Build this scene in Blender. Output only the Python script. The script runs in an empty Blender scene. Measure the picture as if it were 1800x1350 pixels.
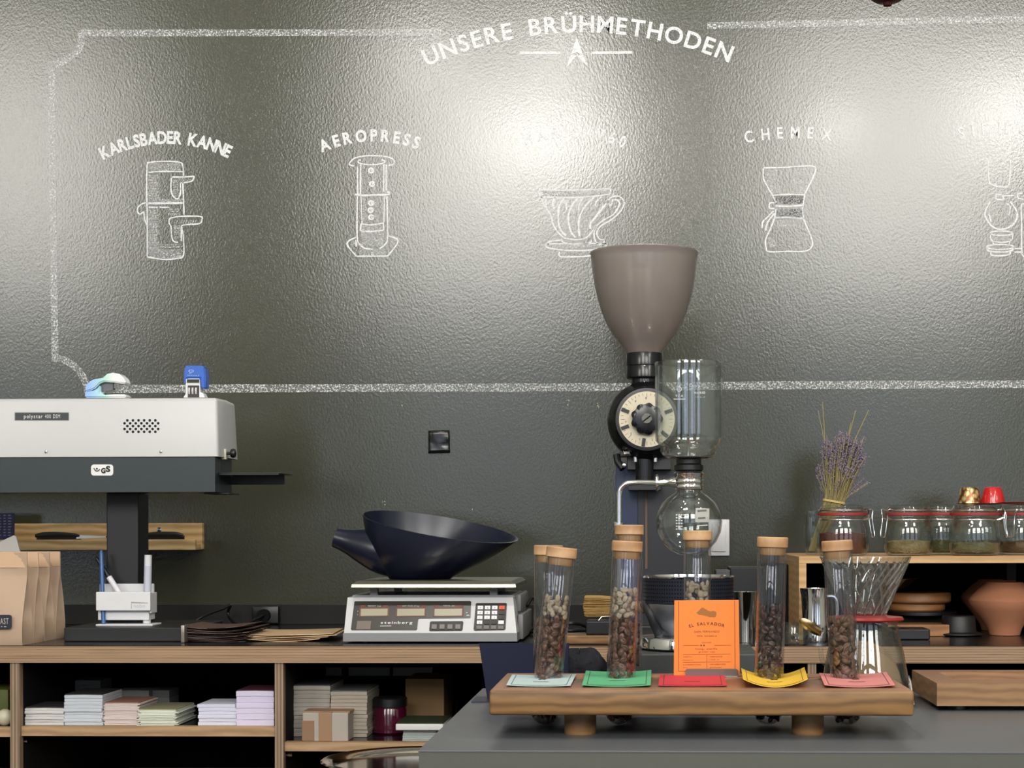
import bpy, bmesh, math, random
from mathutils import Vector, Matrix
R = math.radians
random.seed(7)
SC = bpy.context.scene
COL = SC.collection
# ---------------------------------------------------------------- camera
FPX = 3000.0
EYE = 1.08
PX0, PY0 = 1027.0, 930.0
cam_data = bpy.data.cameras.new('camera')
cam = bpy.data.objects.new('camera', cam_data)
COL.objects.link(cam)
SC.camera = cam
cam_data.sensor_fit = 'HORIZONTAL'
cam_data.sensor_width = 36.0
cam_data.lens = 36.0 * FPX / 1800.0
cam_data.shift_x = -(PX0 - 900) / 1800.0
cam_data.shift_y = (PY0 - 675) / 1800.0
cam_data.clip_start = 0.05
CAMR = (Matrix.Rotation(R(2.15), 3, 'Z') @ Matrix.Rotation(R(90), 3, 'X') @ Matrix.Rotation(R(-0.13), 3, 'Z'))
cam.matrix_world = Matrix.Translation((0, 0, EYE)) @ CAMR.to_4x4()
# ---------------------------------------------------------------- world, lights, exposure
w = bpy.data.worlds.new('world'); SC.world = w; w.use_nodes = True
w.node_tree.nodes['Background'].inputs[0].default_value = (0.75, 0.85, 1.0, 1)
w.node_tree.nodes['Background'].inputs[1].default_value = 0.6
SC.view_settings.view_transform = 'Standard'
SC.view_settings.look = 'None'
SC.view_settings.exposure = -0.52
SC.view_settings.gamma = 1.0
SC.cycles.max_bounces = 8
SC.cycles.transparent_max_bounces = 32
SC.cycles.transmission_bounces = 8
SC.cycles.glossy_bounces = 5
SC.cycles.caustics_reflective = False
SC.cycles.caustics_refractive = False
SC.cycles.sample_clamp_indirect = 4.0

def area(name, loc, size, power, color, aim=None):
    l = bpy.data.lights.new(name, 'AREA'); l.shape = 'RECTANGLE'
    l.size, l.size_y = size; l.energy = power; l.color = color
    o = bpy.data.objects.new(name, l); COL.objects.link(o); o.location = loc
    d = Vector(aim) - Vector(loc)
    o.rotation_euler = d.to_track_quat('-Z', 'Y').to_euler()
    return o
def bulb(name, loc, power, color=(1, 0.82, 0.62), r=0.04):
    l = bpy.data.lights.new(name, 'POINT'); l.energy = power; l.color = color; l.shadow_soft_size = r
    o = bpy.data.objects.new(name, l); COL.objects.link(o); o.location = loc
    return o
# windows behind the camera: (x0, x1, z0, z1) in the wall at y = -3
WINDOWS = [(-4.3, -2.85, 0.9, 4.0), (-1.6, -0.13, 0.9, 4.0), (0.56, 2.2, 0.9, 4.0), (3.0, 4.3, 0.9, 4.0)]
for i, (x0, x1, z0, z1) in enumerate(WINDOWS):
    zm = 2.35; xm = (x0 + x1) / 2
    area('window_light', (xm, -3.16, (zm + z1) / 2), (x1 - x0, z1 - zm), (54, 64, 62, 46)[i] * (x1 - x0) * (z1 - zm), (1.0, 0.97, 0.90), (xm, 0, (zm + z1) / 2))
    area('window_light', (xm, -3.16, (zm + z0) / 2), (x1 - x0, zm - z0), 6 * (x1 - x0) * (zm - z0), (0.74, 0.84, 1.0), (xm, 0, (zm + z0) / 2))
# lamps above the bar, placed so that their glints on the satin wall fall where the photograph shows them
def glint_lamp(px, py, yl, power, r=0.045, color=(1, 0.96, 0.90)):
    d = CAMR @ Vector(((px - PX0) / FPX, (PY0 - py) / FPX, -1.0)); t = (6.4 - yl) / d.y
    bulb('ceiling_bulb', (d.x * t, yl, EYE + d.z * t), power, color, r)
glint_lamp(915, 250, 1.0, 9, 0.10)
glint_lamp(1025, 240, 1.0, 11, 0.10)
glint_lamp(1000, 75, 1.6, 4)
glint_lamp(745, 90, 1.2, 4)
glint_lamp(1465, 225, 2.3, 1.0)
glint_lamp(1810, 200, 1.0, 24, 0.14)
glint_lamp(1900, 40, 1.3, 5)
bulb('ceiling_bulb', (-0.45, 1.75, 3.25), 42, (1, 0.95, 0.88), 0.05)
bulb('ceiling_bulb', (1.1, 1.75, 3.25), 32, (1, 0.95, 0.88), 0.05)

# ---------------------------------------------------------------- geometry helpers
def ray(px, py):
    return CAMR @ Vector(((px - PX0) / FPX, (PY0 - py) / FPX, -1.0))
CO = Vector((0, 0, EYE))
def at(px, py, Y):
    d = ray(px, py); return CO + d * (Y / d.y)
def atz(px, py, z):
    d = ray(px, py); return CO + d * ((z - EYE) / d.z)
def atp(px, py, p, n):
    d = ray(px, py); return CO + d * ((Vector(p) - CO).dot(n) / d.dot(n))
def XX(px, Y, py=1000): return at(px, py, Y).x
def ZZ(py, Y, px=1100): return at(px, py, Y).z

class MB:
    def __init__(s): s.v = []; s.f = []; s.m = []
    def add(s, vs, fs, mi=0):
        k = len(s.v); s.v += [tuple(v) for v in vs]
        s.f += [[k + i for i in f] for f in fs]; s.m += [mi] * len(fs)
        return s
    def box(s, x0, x1, y0, y1, z0, z1, bev=0, mi=0, seg=2):
        b = bmesh.new()
        bmesh.ops.create_cube(b, size=1.0)
        for v in b.verts:
            v.co = Vector(((x0 + x1) / 2 + v.co.x * (x1 - x0), (y0 + y1) / 2 + v.co.y * (y1 - y0), (z0 + z1) / 2 + v.co.z * (z1 - z0)))
        if bev > 0: bmesh.ops.bevel(b, geom=b.edges[:], offset=bev, segments=seg, affect='EDGES', profile=0.5)
        return s.bm(b, mi)
    def bm(s, b, mi=0, mat=None):
        b.verts.index_update()
        vs = [(mat @ v.co if mat else v.co.copy()) for v in b.verts]
        s.add(vs, [[v.index for v in f.verts] for f in b.faces], mi); b.free(); return s
    def lathe(s, prof, c=(0, 0, 0), n=32, mi=0, axis=None, cap0=True, cap1=True, fn=None):
        # prof: [(r, h)]; axis: direction of h
        ax = Vector(axis).normalized() if axis else Vector((0, 0, 1))
        q = Vector((0, 0, 1)).rotation_difference(ax)
        c = Vector(c); vs = []; fs = []
        for j, (r, h) in enumerate(prof):
            for i in range(n):
                a = 2 * math.pi * i / n
                rr = fn(r, a, j) if fn else r
                vs.append(c + q @ Vector((rr * math.cos(a), rr * math.sin(a), h)))
        for j in range(len(prof) - 1):
            for i in range(n):
                i2 = (i + 1) % n
                fs.append([j * n + i, j * n + i2, (j + 1) * n + i2, (j + 1) * n + i])
        if cap0 and prof[0][0] > 1e-6: fs.append([i for i in range(n)][::-1])
        if cap1 and prof[-1][0] > 1e-6: fs.append([(len(prof) - 1) * n + i for i in range(n)])
        return s.add(vs, fs, mi)
    def cyl(s, p0, p1, r0, r1=None, n=20, mi=0):
        p0 = Vector(p0); p1 = Vector(p1); r1 = r0 if r1 is None else r1
        return s.lathe([(r0, 0), (r1, (p1 - p0).length)], p0, n, mi, p1 - p0)
    def tube(s, pts, r, n=8, mi=0, closed=False, rs=None, flat=None):
        pts = [Vector(p) for p in pts]; m = len(pts); vs = []; fs = []
        up = Vector((0.13, 0.05, 1)).normalized(); prev = None
        for i, p in enumerate(pts):
            if closed: t = pts[(i + 1) % m] - pts[i - 1]
            else: t = pts[min(i + 1, m - 1)] - pts[max(i - 1, 0)]
            t.normalize()
            if prev is None:
                a = up if abs(t.dot(up)) < 0.95 else Vector((1, 0, 0))
                u = (a - t * a.dot(t)).normalized()
            else: u = (prev - t * prev.dot(t)).normalized()
            prev = u; v = t.cross(u); rr = rs[i] if rs else r
            for k in range(n):
                a = 2 * math.pi * k / n
                vs.append(p + u * (rr * math.cos(a)) + v * (rr * math.sin(a) * (flat or 1)))
        L = m if closed else m - 1
        for i in range(L):
            i2 = (i + 1) % m
            for k in range(n):
                k2 = (k + 1) % n
                fs.append([i * n + k, i * n + k2, i2 * n + k2, i2 * n + k])
        if not closed: fs += [[k for k in range(n)][::-1], [(m - 1) * n + k for k in range(n)]]
        return s.add(vs, fs, mi)
    def prism(s, poly, off, mi=0):
        # poly: list of 3D points (planar), extruded by vector off
        off = Vector(off); n = len(poly)
        vs = [Vector(p) for p in poly] + [Vector(p) + off for p in poly]
        fs = [[i, (i + 1) % n, n + (i + 1) % n, n + i] for i in range(n)]
        fs += [list(range(n))[::-1], [n + i for i in range(n)]]
        return s.add(vs, fs, mi)
    def loft(s, rings, mi=0, cap0=True, cap1=True):
        n = len(rings[0]); vs = [p for r in rings for p in r]; fs = []
        for j in range(len(rings) - 1):
            for i in range(n):
                i2 = (i + 1) % n
                fs.append([j * n + i, j * n + i2, (j + 1) * n + i2, (j + 1) * n + i])
        if cap0: fs.append(list(range(n))[::-1])
        if cap1: fs.append([(len(rings) - 1) * n + i for i in range(n)])
        return s.add(vs, fs, mi)
    def clampz(s, z0): s.v = [(v[0], v[1], max(v[2], z0)) for v in s.v]; return s
    def build(s, name, mat, parent=None, smooth=35, fixn=True):
        org = wloc(parent) if parent else Vector((0, 0, 0))
        me = bpy.data.meshes.new(name)
        me.from_pydata([tuple(Vector(v) - org) for v in s.v], [], s.f)
        mats = mat if isinstance(mat, (list, tuple)) else [mat]
        for m in mats: me.materials.append(m)
        if len(mats) > 1: me.polygons.foreach_set('material_index', s.m)
        if fixn:
            b = bmesh.new(); b.from_mesh(me); bmesh.ops.recalc_face_normals(b, faces=b.faces[:]); b.to_mesh(me); b.free()
        if smooth:
            me.polygons.foreach_set('use_smooth', [True] * len(me.polygons))
            me.set_sharp_from_angle(angle=R(smooth))
        me.update()
        o = bpy.data.objects.new(name, me); COL.objects.link(o)
        if parent: o.parent = parent
        return o
def wloc(o):
    v = Vector((0, 0, 0))
    while o: v += o.location; o = o.parent
    return v
def tag(o, label, cat, group=None, kind=None):
    if label: o['label'] = label
    if cat: o['category'] = cat
    if group: o['group'] = group
    if kind: o['kind'] = kind
    return o
def thing(name, loc, label, cat, group=None, kind=None):
    o = bpy.data.objects.new(name, None); COL.objects.link(o); o.location = loc
    o.empty_display_size = 0.02
    return tag(o, label, cat, group, kind)
def structure(o): o['kind'] = 'structure'; return o
def copy_tree(o, parent=None):
    c = o.copy(); COL.objects.link(c)
    if parent: c.parent = parent
    for ch in list(o.children): copy_tree(ch, c)
    return c
def circ(c, r, n=24, ry=None):
    return [(c[0] + r * math.cos(2 * math.pi * i / n), c[1] + (ry or r) * math.sin(2 * math.pi * i / n)) for i in range(n)]
def rrect(x0, y0, x1, y1, r, n=5):
    out = []
    for cx, cy, a0 in ((x1 - r, y1 - r, 0), (x0 + r, y1 - r, 90), (x0 + r, y0 + r, 180), (x1 - r, y0 + r, 270)):
        for i in range(n):
            a = R(a0 + 90 * i / (n - 1)); out.append((cx + r * math.cos(a), cy + r * math.sin(a)))
    return out
def smoothpath(pts, k=6):
    P = [Vector(p) for p in pts]; out = []
    for i in range(len(P) - 1):
        p0 = P[max(i - 1, 0)]; p1 = P[i]; p2 = P[i + 1]; p3 = P[min(i + 2, len(P) - 1)]
        for j in range(k):
            t = j / k
            out.append(0.5 * ((2 * p1) + (p2 - p0) * t + (2 * p0 - 5 * p1 + 4 * p2 - p3) * t * t + (3 * p1 - p0 - 3 * p2 + p3) * t ** 3))
    out.append(P[-1]); return out

# ---------------------------------------------------------------- materials
def lin(c): return tuple(((v / 255) / 12.92 if v / 255 <= 0.04045 else ((v / 255 + 0.055) / 1.055) ** 2.4) for v in c)
MC = {}
def mat(name, c, rough=0.5, metal=0.0, spec=0.5, var=0.06, vs=30, bump=0.0, bs=80, coat=0, sub=0):
    if name in MC: return MC[name]
    m = bpy.data.materials.new(name); m.use_nodes = True; nt = m.node_tree; N = nt.nodes; L = nt.links
    b = N['Principled BSDF']; col = lin(c)
    tc = N.new('ShaderNodeTexCoord')
    nz = N.new('ShaderNodeTexNoise'); nz.inputs['Scale'].default_value = vs; nz.inputs['Detail'].default_value = 3
    L.new(tc.outputs['Object'], nz.inputs['Vector'])
    mr = N.new('ShaderNodeMapRange'); mr.inputs[3].default_value = 1 - var; mr.inputs[4].default_value = 1 + var
    L.new(nz.outputs[0], mr.inputs[0])
    mx = N.new('ShaderNodeVectorMath'); mx.operation = 'SCALE'; mx.inputs[0].default_value = col
    L.new(mr.outputs[0], mx.inputs['Scale']); L.new(mx.outputs[0], b.inputs['Base Color'])
    b.inputs['Roughness'].default_value = rough; b.inputs['Metallic'].default_value = metal
    b.inputs['Specular IOR Level'].default_value = spec
    if coat: b.inputs['Coat Weight'].default_value = coat; b.inputs['Coat Roughness'].default_value = 0.1
    if bump:
        n2 = N.new('ShaderNodeTexNoise'); n2.inputs['Scale'].default_value = bs; n2.inputs['Detail'].default_value = 4
        L.new(tc.outputs['Object'], n2.inputs['Vector'])
        bp = N.new('ShaderNodeBump'); bp.inputs['Strength'].default_value = bump; bp.inputs['Distance'].default_value = 0.002
        L.new(n2.outputs[0], bp.inputs['Height']); L.new(bp.outputs[0], b.inputs['Normal'])
    MC[name] = m; return m
def glass(name, tint=(255, 255, 255), refl=1.0, rough=0.0, body=0.0, bodyc=(255, 255, 255), ior=1.5):
    # thin walled clear glass: transparent with Fresnel reflection
    if name in MC: return MC[name]
    m = bpy.data.materials.new(name); m.use_nodes = True; nt = m.node_tree; N = nt.nodes; L = nt.links
    N.remove(N['Principled BSDF']); out = N['Material Output']
    tr = N.new('ShaderNodeBsdfTransparent'); tr.inputs[0].default_value = (*lin(tint), 1)
    gl = N.new('ShaderNodeBsdfGlossy'); gl.inputs['Roughness'].default_value = rough
    fr = N.new('ShaderNodeLayerWeight'); fr.inputs[0].default_value = 0.5
    pw = N.new('ShaderNodeMath'); pw.operation = 'POWER'; pw.inputs[1].default_value = 3.0; L.new(fr.outputs['Facing'], pw.inputs[0])
    mu = N.new('ShaderNodeMath'); mu.operation = 'MULTIPLY_ADD'; mu.inputs[1].default_value = 0.8; mu.inputs[2].default_value = 0.04 * refl; mu.use_clamp = True
    L.new(pw.outputs[0], mu.inputs[0])
    last = tr.outputs[0]
    if body > 0:
        df = N.new('ShaderNodeBsdfDiffuse'); df.inputs[0].default_value = (*lin(bodyc), 1)
        tl = N.new('ShaderNodeBsdfTranslucent'); tl.inputs[0].default_value = (*lin(bodyc), 1)
        m0 = N.new('ShaderNodeMixShader'); m0.inputs[0].default_value = 0.5
        L.new(df.outputs[0], m0.inputs[1]); L.new(tl.outputs[0], m0.inputs[2])
        m1 = N.new('ShaderNodeMixShader'); m1.inputs[0].default_value = body
        L.new(last, m1.inputs[1]); L.new(m0.outputs[0], m1.inputs[2]); last = m1.outputs[0]
    mx = N.new('ShaderNodeMixShader'); L.new(mu.outputs[0], mx.inputs[0]); L.new(last, mx.inputs[1]); L.new(gl.outputs[0], mx.inputs[2])
    L.new(mx.outputs[0], out.inputs[0]); MC[name] = m; return m
def real_glass(name):
    m = bpy.data.materials.new(name); m.use_nodes = True; b = m.node_tree.nodes['Principled BSDF']
    b.inputs['Transmission Weight'].default_value = 1; b.inputs['Roughness'].default_value = 0.02; b.inputs['IOR'].default_value = 1.5; return m
def wood(name, c1, c2, scale=(1, 1, 1), rough=0.45, wave=30, dist=4, axis='Z'):
    if name in MC: return MC[name]
    m = bpy.data.materials.new(name); m.use_nodes = True; nt = m.node_tree; N = nt.nodes; L = nt.links
    b = N['Principled BSDF']; tc = N.new('ShaderNodeTexCoord')
    mp = N.new('ShaderNodeMapping'); mp.inputs['Scale'].default_value = scale; L.new(tc.outputs['Object'], mp.inputs[0])
    wv = N.new('ShaderNodeTexWave'); wv.bands_direction = axis; wv.inputs['Scale'].default_value = wave
    wv.inputs['Distortion'].default_value = dist; wv.inputs['Detail'].default_value = 3; wv.inputs['Detail Scale'].default_value = 1.2
    L.new(mp.outputs[0], wv.inputs[0])
    nz = N.new('ShaderNodeTexNoise'); nz.inputs['Scale'].default_value = wave * 3; nz.inputs['Detail'].default_value = 5; L.new(mp.outputs[0], nz.inputs['Vector'])
    ad = N.new('ShaderNodeMath'); ad.operation = 'MULTIPLY_ADD'; ad.inputs[1].default_value = 0.55
    L.new(wv.outputs['Fac'], ad.inputs[0]); mm = N.new('ShaderNodeMath'); mm.operation = 'MULTIPLY'; mm.inputs[1].default_value = 0.5
    L.new(nz.outputs[0], mm.inputs[0]); L.new(mm.outputs[0], ad.inputs[2])
    cr = N.new('ShaderNodeValToRGB'); cr.color_ramp.elements[0].color = (*lin(c1), 1); cr.color_ramp.elements[1].color = (*lin(c2), 1)
    cr.color_ramp.elements[0].position = 0.1; cr.color_ramp.elements[1].position = 0.85
    L.new(ad.outputs[0], cr.inputs[0]); L.new(cr.outputs[0], b.inputs['Base Color']); b.inputs['Roughness'].default_value = rough
    MC[name] = m; return m

# wall paint: dark satin olive grey with roller stipple
def wall_paint():
    m = bpy.data.materials.new('satin_wall_paint'); m.use_nodes = True; nt = m.node_tree; N = nt.nodes; L = nt.links
    b = N['Principled BSDF']; tc = N.new('ShaderNodeTexCoord')
    n1 = N.new('ShaderNodeTexNoise'); n1.inputs['Scale'].default_value = 2.2; n1.inputs['Detail'].default_value = 5; L.new(tc.outputs['Object'], n1.inputs['Vector'])
    cr = N.new('ShaderNodeValToRGB'); cr.color_ramp.elements[0].position = 0.3; cr.color_ramp.elements[1].position = 0.7
    cr.color_ramp.elements[0].color = (*lin((60, 61, 51)), 1); cr.color_ramp.elements[1].color = (*lin((66, 67, 56)), 1)
    L.new(n1.outputs[0], cr.inputs[0]); L.new(cr.outputs[0], b.inputs['Base Color'])
    b.inputs['Roughness'].default_value = 0.14; b.inputs['Specular IOR Level'].default_value = 0.7
    mp = N.new('ShaderNodeMapping'); mp.inputs['Scale'].default_value = (1, 1, 0.75); mp.inputs['Rotation'].default_value = (0, R(25), 0); L.new(tc.outputs['Object'], mp.inputs[0])
    n2 = N.new('ShaderNodeTexNoise'); n2.inputs['Scale'].default_value = 240; n2.inputs['Detail'].default_value = 3; n2.inputs['Roughness'].default_value = 0.6; L.new(mp.outputs[0], n2.inputs['Vector'])
    n3 = N.new('ShaderNodeTexNoise'); n3.inputs['Scale'].default_value = 14; n3.inputs['Detail'].default_value = 3; L.new(tc.outputs['Object'], n3.inputs['Vector'])
    b1 = N.new('ShaderNodeBump'); b1.inputs['Strength'].default_value = 0.2; b1.inputs['Distance'].default_value = 0.0012; L.new(n2.outputs[0], b1.inputs['Height'])
    b2 = N.new('ShaderNodeBump'); b2.inputs['Strength'].default_value = 0.03; b2.inputs['Distance'].default_value = 0.004; L.new(n3.outputs[0], b2.inputs['Height'])
    L.new(b1.outputs[0], b2.inputs['Normal']); L.new(b2.outputs[0], b.inputs['Normal'])
    return m
def chalk_mat(name, cover, scale=420):
    m = bpy.data.materials.new(name); m.use_nodes = True; nt = m.node_tree; N = nt.nodes; L = nt.links
    b = N['Principled BSDF']; out = N['Material Output']; tc = N.new('ShaderNodeTexCoord')
    b.inputs['Base Color'].default_value = (*lin((228, 230, 232)), 1); b.inputs['Roughness'].default_value = 0.95; b.inputs['Specular IOR Level'].default_value = 0.1
    nz = N.new('ShaderNodeTexNoise'); nz.inputs['Scale'].default_value = scale; nz.inputs['Detail'].default_value = 2; L.new(tc.outputs['Object'], nz.inputs['Vector'])
    mr = N.new('ShaderNodeMapRange'); mr.inputs[1].default_value = 0.5 - cover; mr.inputs[2].default_value = 0.72 - cover; mr.inputs[3].default_value = 0.12
    L.new(nz.outputs[0], mr.inputs[0])
    tr = N.new('ShaderNodeBsdfTransparent'); mx = N.new('ShaderNodeMixShader')
    L.new(mr.outputs[0], mx.inputs[0]); L.new(tr.outputs[0], mx.inputs[1]); L.new(b.outputs[0], mx.inputs[2]); L.new(mx.outputs[0], out.inputs[0])
    return m
def ply_edge():
    m = bpy.data.materials.new('birch_ply_edge'); m.use_nodes = True; nt = m.node_tree; N = nt.nodes; L = nt.links
    b = N['Principled BSDF']; tc = N.new('ShaderNodeTexCoord'); sx = N.new('ShaderNodeSeparateXYZ')
    nz = N.new('ShaderNodeTexNoise'); nz.inputs['Scale'].default_value = 6; L.new(tc.outputs['Object'], nz.inputs['Vector'])
    mp = N.new('ShaderNodeMapping'); mp.inputs['Scale'].default_value = (4, 4, 420); L.new(tc.outputs['Object'], mp.inputs[0])
    n2 = N.new('ShaderNodeTexNoise'); n2.inputs['Scale'].default_value = 2.2; n2.inputs['Detail'].default_value = 2; L.new(mp.outputs[0], n2.inputs['Vector'])
    wv = N.new('ShaderNodeTexWave'); wv.bands_direction = 'Z'; wv.inputs['Scale'].default_value = 130; wv.inputs['Distortion'].default_value = 0.35; wv.inputs['Detail'].default_value = 1
    L.new(tc.outputs['Object'], wv.inputs[0])
    mx = N.new('ShaderNodeMath'); mx.operation = 'MULTIPLY_ADD'; mx.inputs[1].default_value = 0.55; L.new(wv.outputs['Fac'], mx.inputs[0])
    m2 = N.new('ShaderNodeMath'); m2.operation = 'MULTIPLY'; m2.inputs[1].default_value = 0.6; L.new(n2.outputs[0], m2.inputs[0]); L.new(m2.outputs[0], mx.inputs[2])
    cr = N.new('ShaderNodeValToRGB'); e = cr.color_ramp.elements
    e[0].position = 0.2; e[0].color = (*lin((62, 42, 30)), 1); e[1].position = 0.7; e[1].color = (*lin((178, 146, 114)), 1)
    L.new(mx.outputs[0], cr.inputs[0]); L.new(cr.outputs[0], b.inputs['Base Color']); b.inputs['Roughness'].default_value = 0.6
    return m
M_WALL = wall_paint()
M_CHALK = chalk_mat('white_chalk', 0.27, 500)
M_CHALKB = chalk_mat('worn_chalk_line', 0.03, 330)
M_CHALKS = chalk_mat('faint_chalk_shading', 0.02, 380)
M_PLYE = ply_edge()
M_PLYV = wood('birch_ply_upright', (96, 76, 58), (160, 136, 114), (1, 1, 0.05), 0.6, 60, 1, 'X')
M_PLY = wood('birch_ply_face', (146, 116, 84), (180, 148, 112), (0.3, 1, 1), 0.55, 25, 5)
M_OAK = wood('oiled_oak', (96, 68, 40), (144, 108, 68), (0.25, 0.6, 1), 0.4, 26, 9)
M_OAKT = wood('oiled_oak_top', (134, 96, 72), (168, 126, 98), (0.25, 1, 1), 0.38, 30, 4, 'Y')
M_OAKP = wood('pale_oak', (120, 88, 58), (156, 120, 84), (0.3, 0.6, 1), 0.45, 26, 7)
M_ACACIA = wood('ledge_wood', (176, 140, 92), (228, 196, 144), (0.35, 1, 1), 0.45, 22, 5)
M_BEECH = wood('beech_lid', (166, 126, 90), (204, 166, 126), (1, 1, 0.4), 0.45, 40, 3)
M_BLACK = mat('black_laminate', (24, 24, 25), 0.22, spec=0.5)
M_BLKP = mat('black_plastic', (20, 20, 23), 0.35)
M_BLKG = mat('glossy_black_plastic', (16, 17, 24), 0.2)
M_BLKM = mat('black_interior', (13, 13, 14), 0.8, spec=0.2)
M_SLATE = mat('dark_slate_steel', (40, 49, 54), 0.38)
M_CREAM = mat('cream_lacquered_steel', (192, 193, 194), 0.32, var=0.02)
M_WHITE = mat('white_plastic', (222, 222, 226), 0.35, var=0.02)
M_GREYP = mat('grey_plastic', (138, 138, 142), 0.4, var=0.03)
M_CHROME = mat('polished_chrome', (225, 225, 228), 0.08, 1.0, var=0.01)
M_STEEL = mat('brushed_steel', (196, 194, 188), 0.22, 1.0, var=0.03)
M_GLASS = glass('clear_glass', (250, 252, 252), 2.0)
M_GLASSE = glass('thick_clear_glass', (247, 249, 249), 1.5)
M_SMOKE = glass('smoked_hopper_plastic', (214, 208, 205), 1.8, 0.22, 0.48, (208, 198, 194))
M_KRAFT = mat('kraft_paper', (180, 154, 132), 0.6, var=0.08, vs=12, bump=0.15, bs=60)
M_PAPER = mat('white_paper', (214, 214, 216), 0.8, var=0.03)
M_RED = mat('red_glaze', (196, 28, 30), 0.12, coat=0.5)
M_TERRA = mat('terracotta', (186, 124, 92), 0.8, var=0.05)
M_GOLD = mat('gold_metal', (214, 176, 96), 0.25, 1.0)
M_NAVY = mat('navy_card', (20, 23, 48), 0.6, spec=0.15)

# ---------------------------------------------------------------- text
GL = {}
def glyph(ch, off=0.0):
    k = (ch, off)
    if k in GL: return GL[k]
    cu = bpy.data.curves.new('g', 'FONT'); cu.body = ch; cu.size = 1.0; cu.offset = off; cu.resolution_u = 4
    o = bpy.data.objects.new('g', cu); COL.objects.link(o)
    me = bpy.data.meshes.new_from_object(o)
    vs = [(v.co.x, v.co.y) for v in me.vertices]; fs = [list(p.vertices) for p in me.polygons]
    bpy.data.objects.remove(o); bpy.data.curves.remove(cu); bpy.data.meshes.remove(me)
    w = (max(v[0] for v in vs) - min(v[0] for v in vs)) if vs else 0.3
    x0 = min(v[0] for v in vs) if vs else 0
    GL[k] = ([(v[0] - x0, v[1]) for v in vs], fs, w); return GL[k]
CAPH = 0.70
def text_on(mb, s, o, xd, zd, h, width=None, off=0.0, gap=0.16, align='c', mi=0):
    """flat lettering on the plane through o spanned by unit xd, zd; h = capital height"""
    o = Vector(o); xd = Vector(xd).normalized(); zd = Vector(zd).normalized(); k = h / CAPH
    ws = [0.34 if c == ' ' else glyph(c, off)[2] for c in s]
    tot = sum(ws) + gap * (len(s) - 1); sx = (width / tot) if width else k
    x = {'c': -tot * sx / 2, 'l': 0, 'r': -tot * sx}[align]
    for c, wd in zip(s, ws):
        if c != ' ':
            vs, fs, _ = glyph(c, off)
            mb.add([o + xd * (x + v[0] * sx) + zd * (v[1] * k) for v in vs], fs, mi)
        x += (wd + gap) * sx
def arc_text(mb, s, p0, p1, sag, h, to3, off=0.0, sx=1.0, ang=1.0, spread=None):
    """letters along an arc in 2D coords (x right, y down); p0, p1 = baseline centres of the first and last letter, sag = rise of the middle"""
    p0 = Vector(p0); p1 = Vector(p1); ch = p1 - p0; c = ch.length; k = h / CAPH
    ws = [0.42 if q == ' ' else glyph(q, off)[2] for q in s]
    g = 0.22; pos = [0]
    for i in range(1, len(s)): pos.append(pos[-1] + ws[i - 1] / 2 + ws[i] / 2 + g)
    rad = (c * c / 4 + sag * sag) / (2 * sag) if sag else 1e6
    half = math.asin(min(1, c / 2 / rad)); mid = (p0 + p1) / 2; ux = ch.normalized(); uy = Vector((ux.y, -ux.x))  # up
    cen = mid - uy * (rad - sag)
    for q, x in zip(s, pos):
        if q == ' ': continue
        a = -half + 2 * half * x / pos[-1]
        b = cen + uy * (rad * math.cos(a)) + ux * (rad * math.sin(a))
        a2 = a * ang
        xd = ux * math.cos(a2) - uy * math.sin(a2); yd = uy * math.cos(a2) + ux * math.sin(a2)
        vs, fs, wd = glyph(q, off)
        mb.add([to3(*(b + xd * ((v[0] - wd / 2) * k * sx) + yd * (v[1] * k))) for v in vs], fs)
def ribbon(mb, pts, wpx, to3, closed=False, mi=0, jit=0.0):
    P = [Vector(p) for p in pts]; n = len(P); vs = []; fs = []
    for i, p in enumerate(P):
        a = P[i - 1] if (i > 0 or closed) else p; b = P[(i + 1) % n] if (i < n - 1 or closed) else p
        t = (b - a); t = t.normalized() if t.length > 1e-9 else Vector((1, 0)); nn = Vector((-t.y, t.x))
        m = 1.0
        if 0 < i < n - 1:
            t1 = (p - a).normalized(); m = 1 / max(0.5, abs(nn.dot(Vector((-t1.y, t1.x)))))
        ww = wpx / 2 * m * (1 + random.uniform(-jit, jit))
        vs += [to3(*(p + nn * ww)), to3(*(p - nn * ww))]
    for i in range(n - 1 + (1 if closed else 0)):
        j = (i + 1) % n; fs.append([2 * i, 2 * i + 1, 2 * j + 1, 2 * j])
    mb.add(vs, fs, mi)
# ================================================================ SETTING
YW = 3.2
ZT = 0.902          # back worktop height
ZC = 0.865          # front counter height
def slab(name, x0, x1, y0, y1, z0, z1, m):
    return structure(MB().box(x0, x1, y0, y1, z0, z1).build(name, m, smooth=0))
slab('wall_back', -4.6, 4.6, YW, YW + 0.15, 0, 4.2, M_WALL)
M_FLOOR = wood('dark_floor_boards', (70, 56, 44), (104, 84, 66), (1, 0.2, 1), 0.5, 12, 3, 'X')
M_CEIL = mat('ceiling_paint', (214, 212, 204), 0.9)
M_ROOM = mat('pale_plaster', (196, 198, 186), 0.9)
slab('floor', -4.6, 4.6, -3.2, YW, -0.1, 0, M_FLOOR)
slab('ceiling', -4.6, 4.6, -3.2, YW, 4.2, 4.3, M_CEIL)
slab('wall_left', -4.75, -4.6, -3.2, YW + 0.15, 0, 4.2, M_ROOM)
slab('wall_right', 4.6, 4.75, -3.2, YW + 0.15, 0, 4.2, M_ROOM)
wm = MB()
xs = [-4.6] + [v for q in WINDOWS for v in q[:2]] + [4.6]
for i in range(0, len(xs), 2): wm.box(xs[i], xs[i + 1], -3.2, -3.0, 0, 4.2)
for x0, x1, z0, z1 in WINDOWS:
    wm.box(x0, x1, -3.2, -3.0, 0, z0); wm.box(x0, x1, -3.2, -3.0, z1, 4.2)
structure(wm.build('wall_front', M_ROOM, smooth=0))
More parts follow.
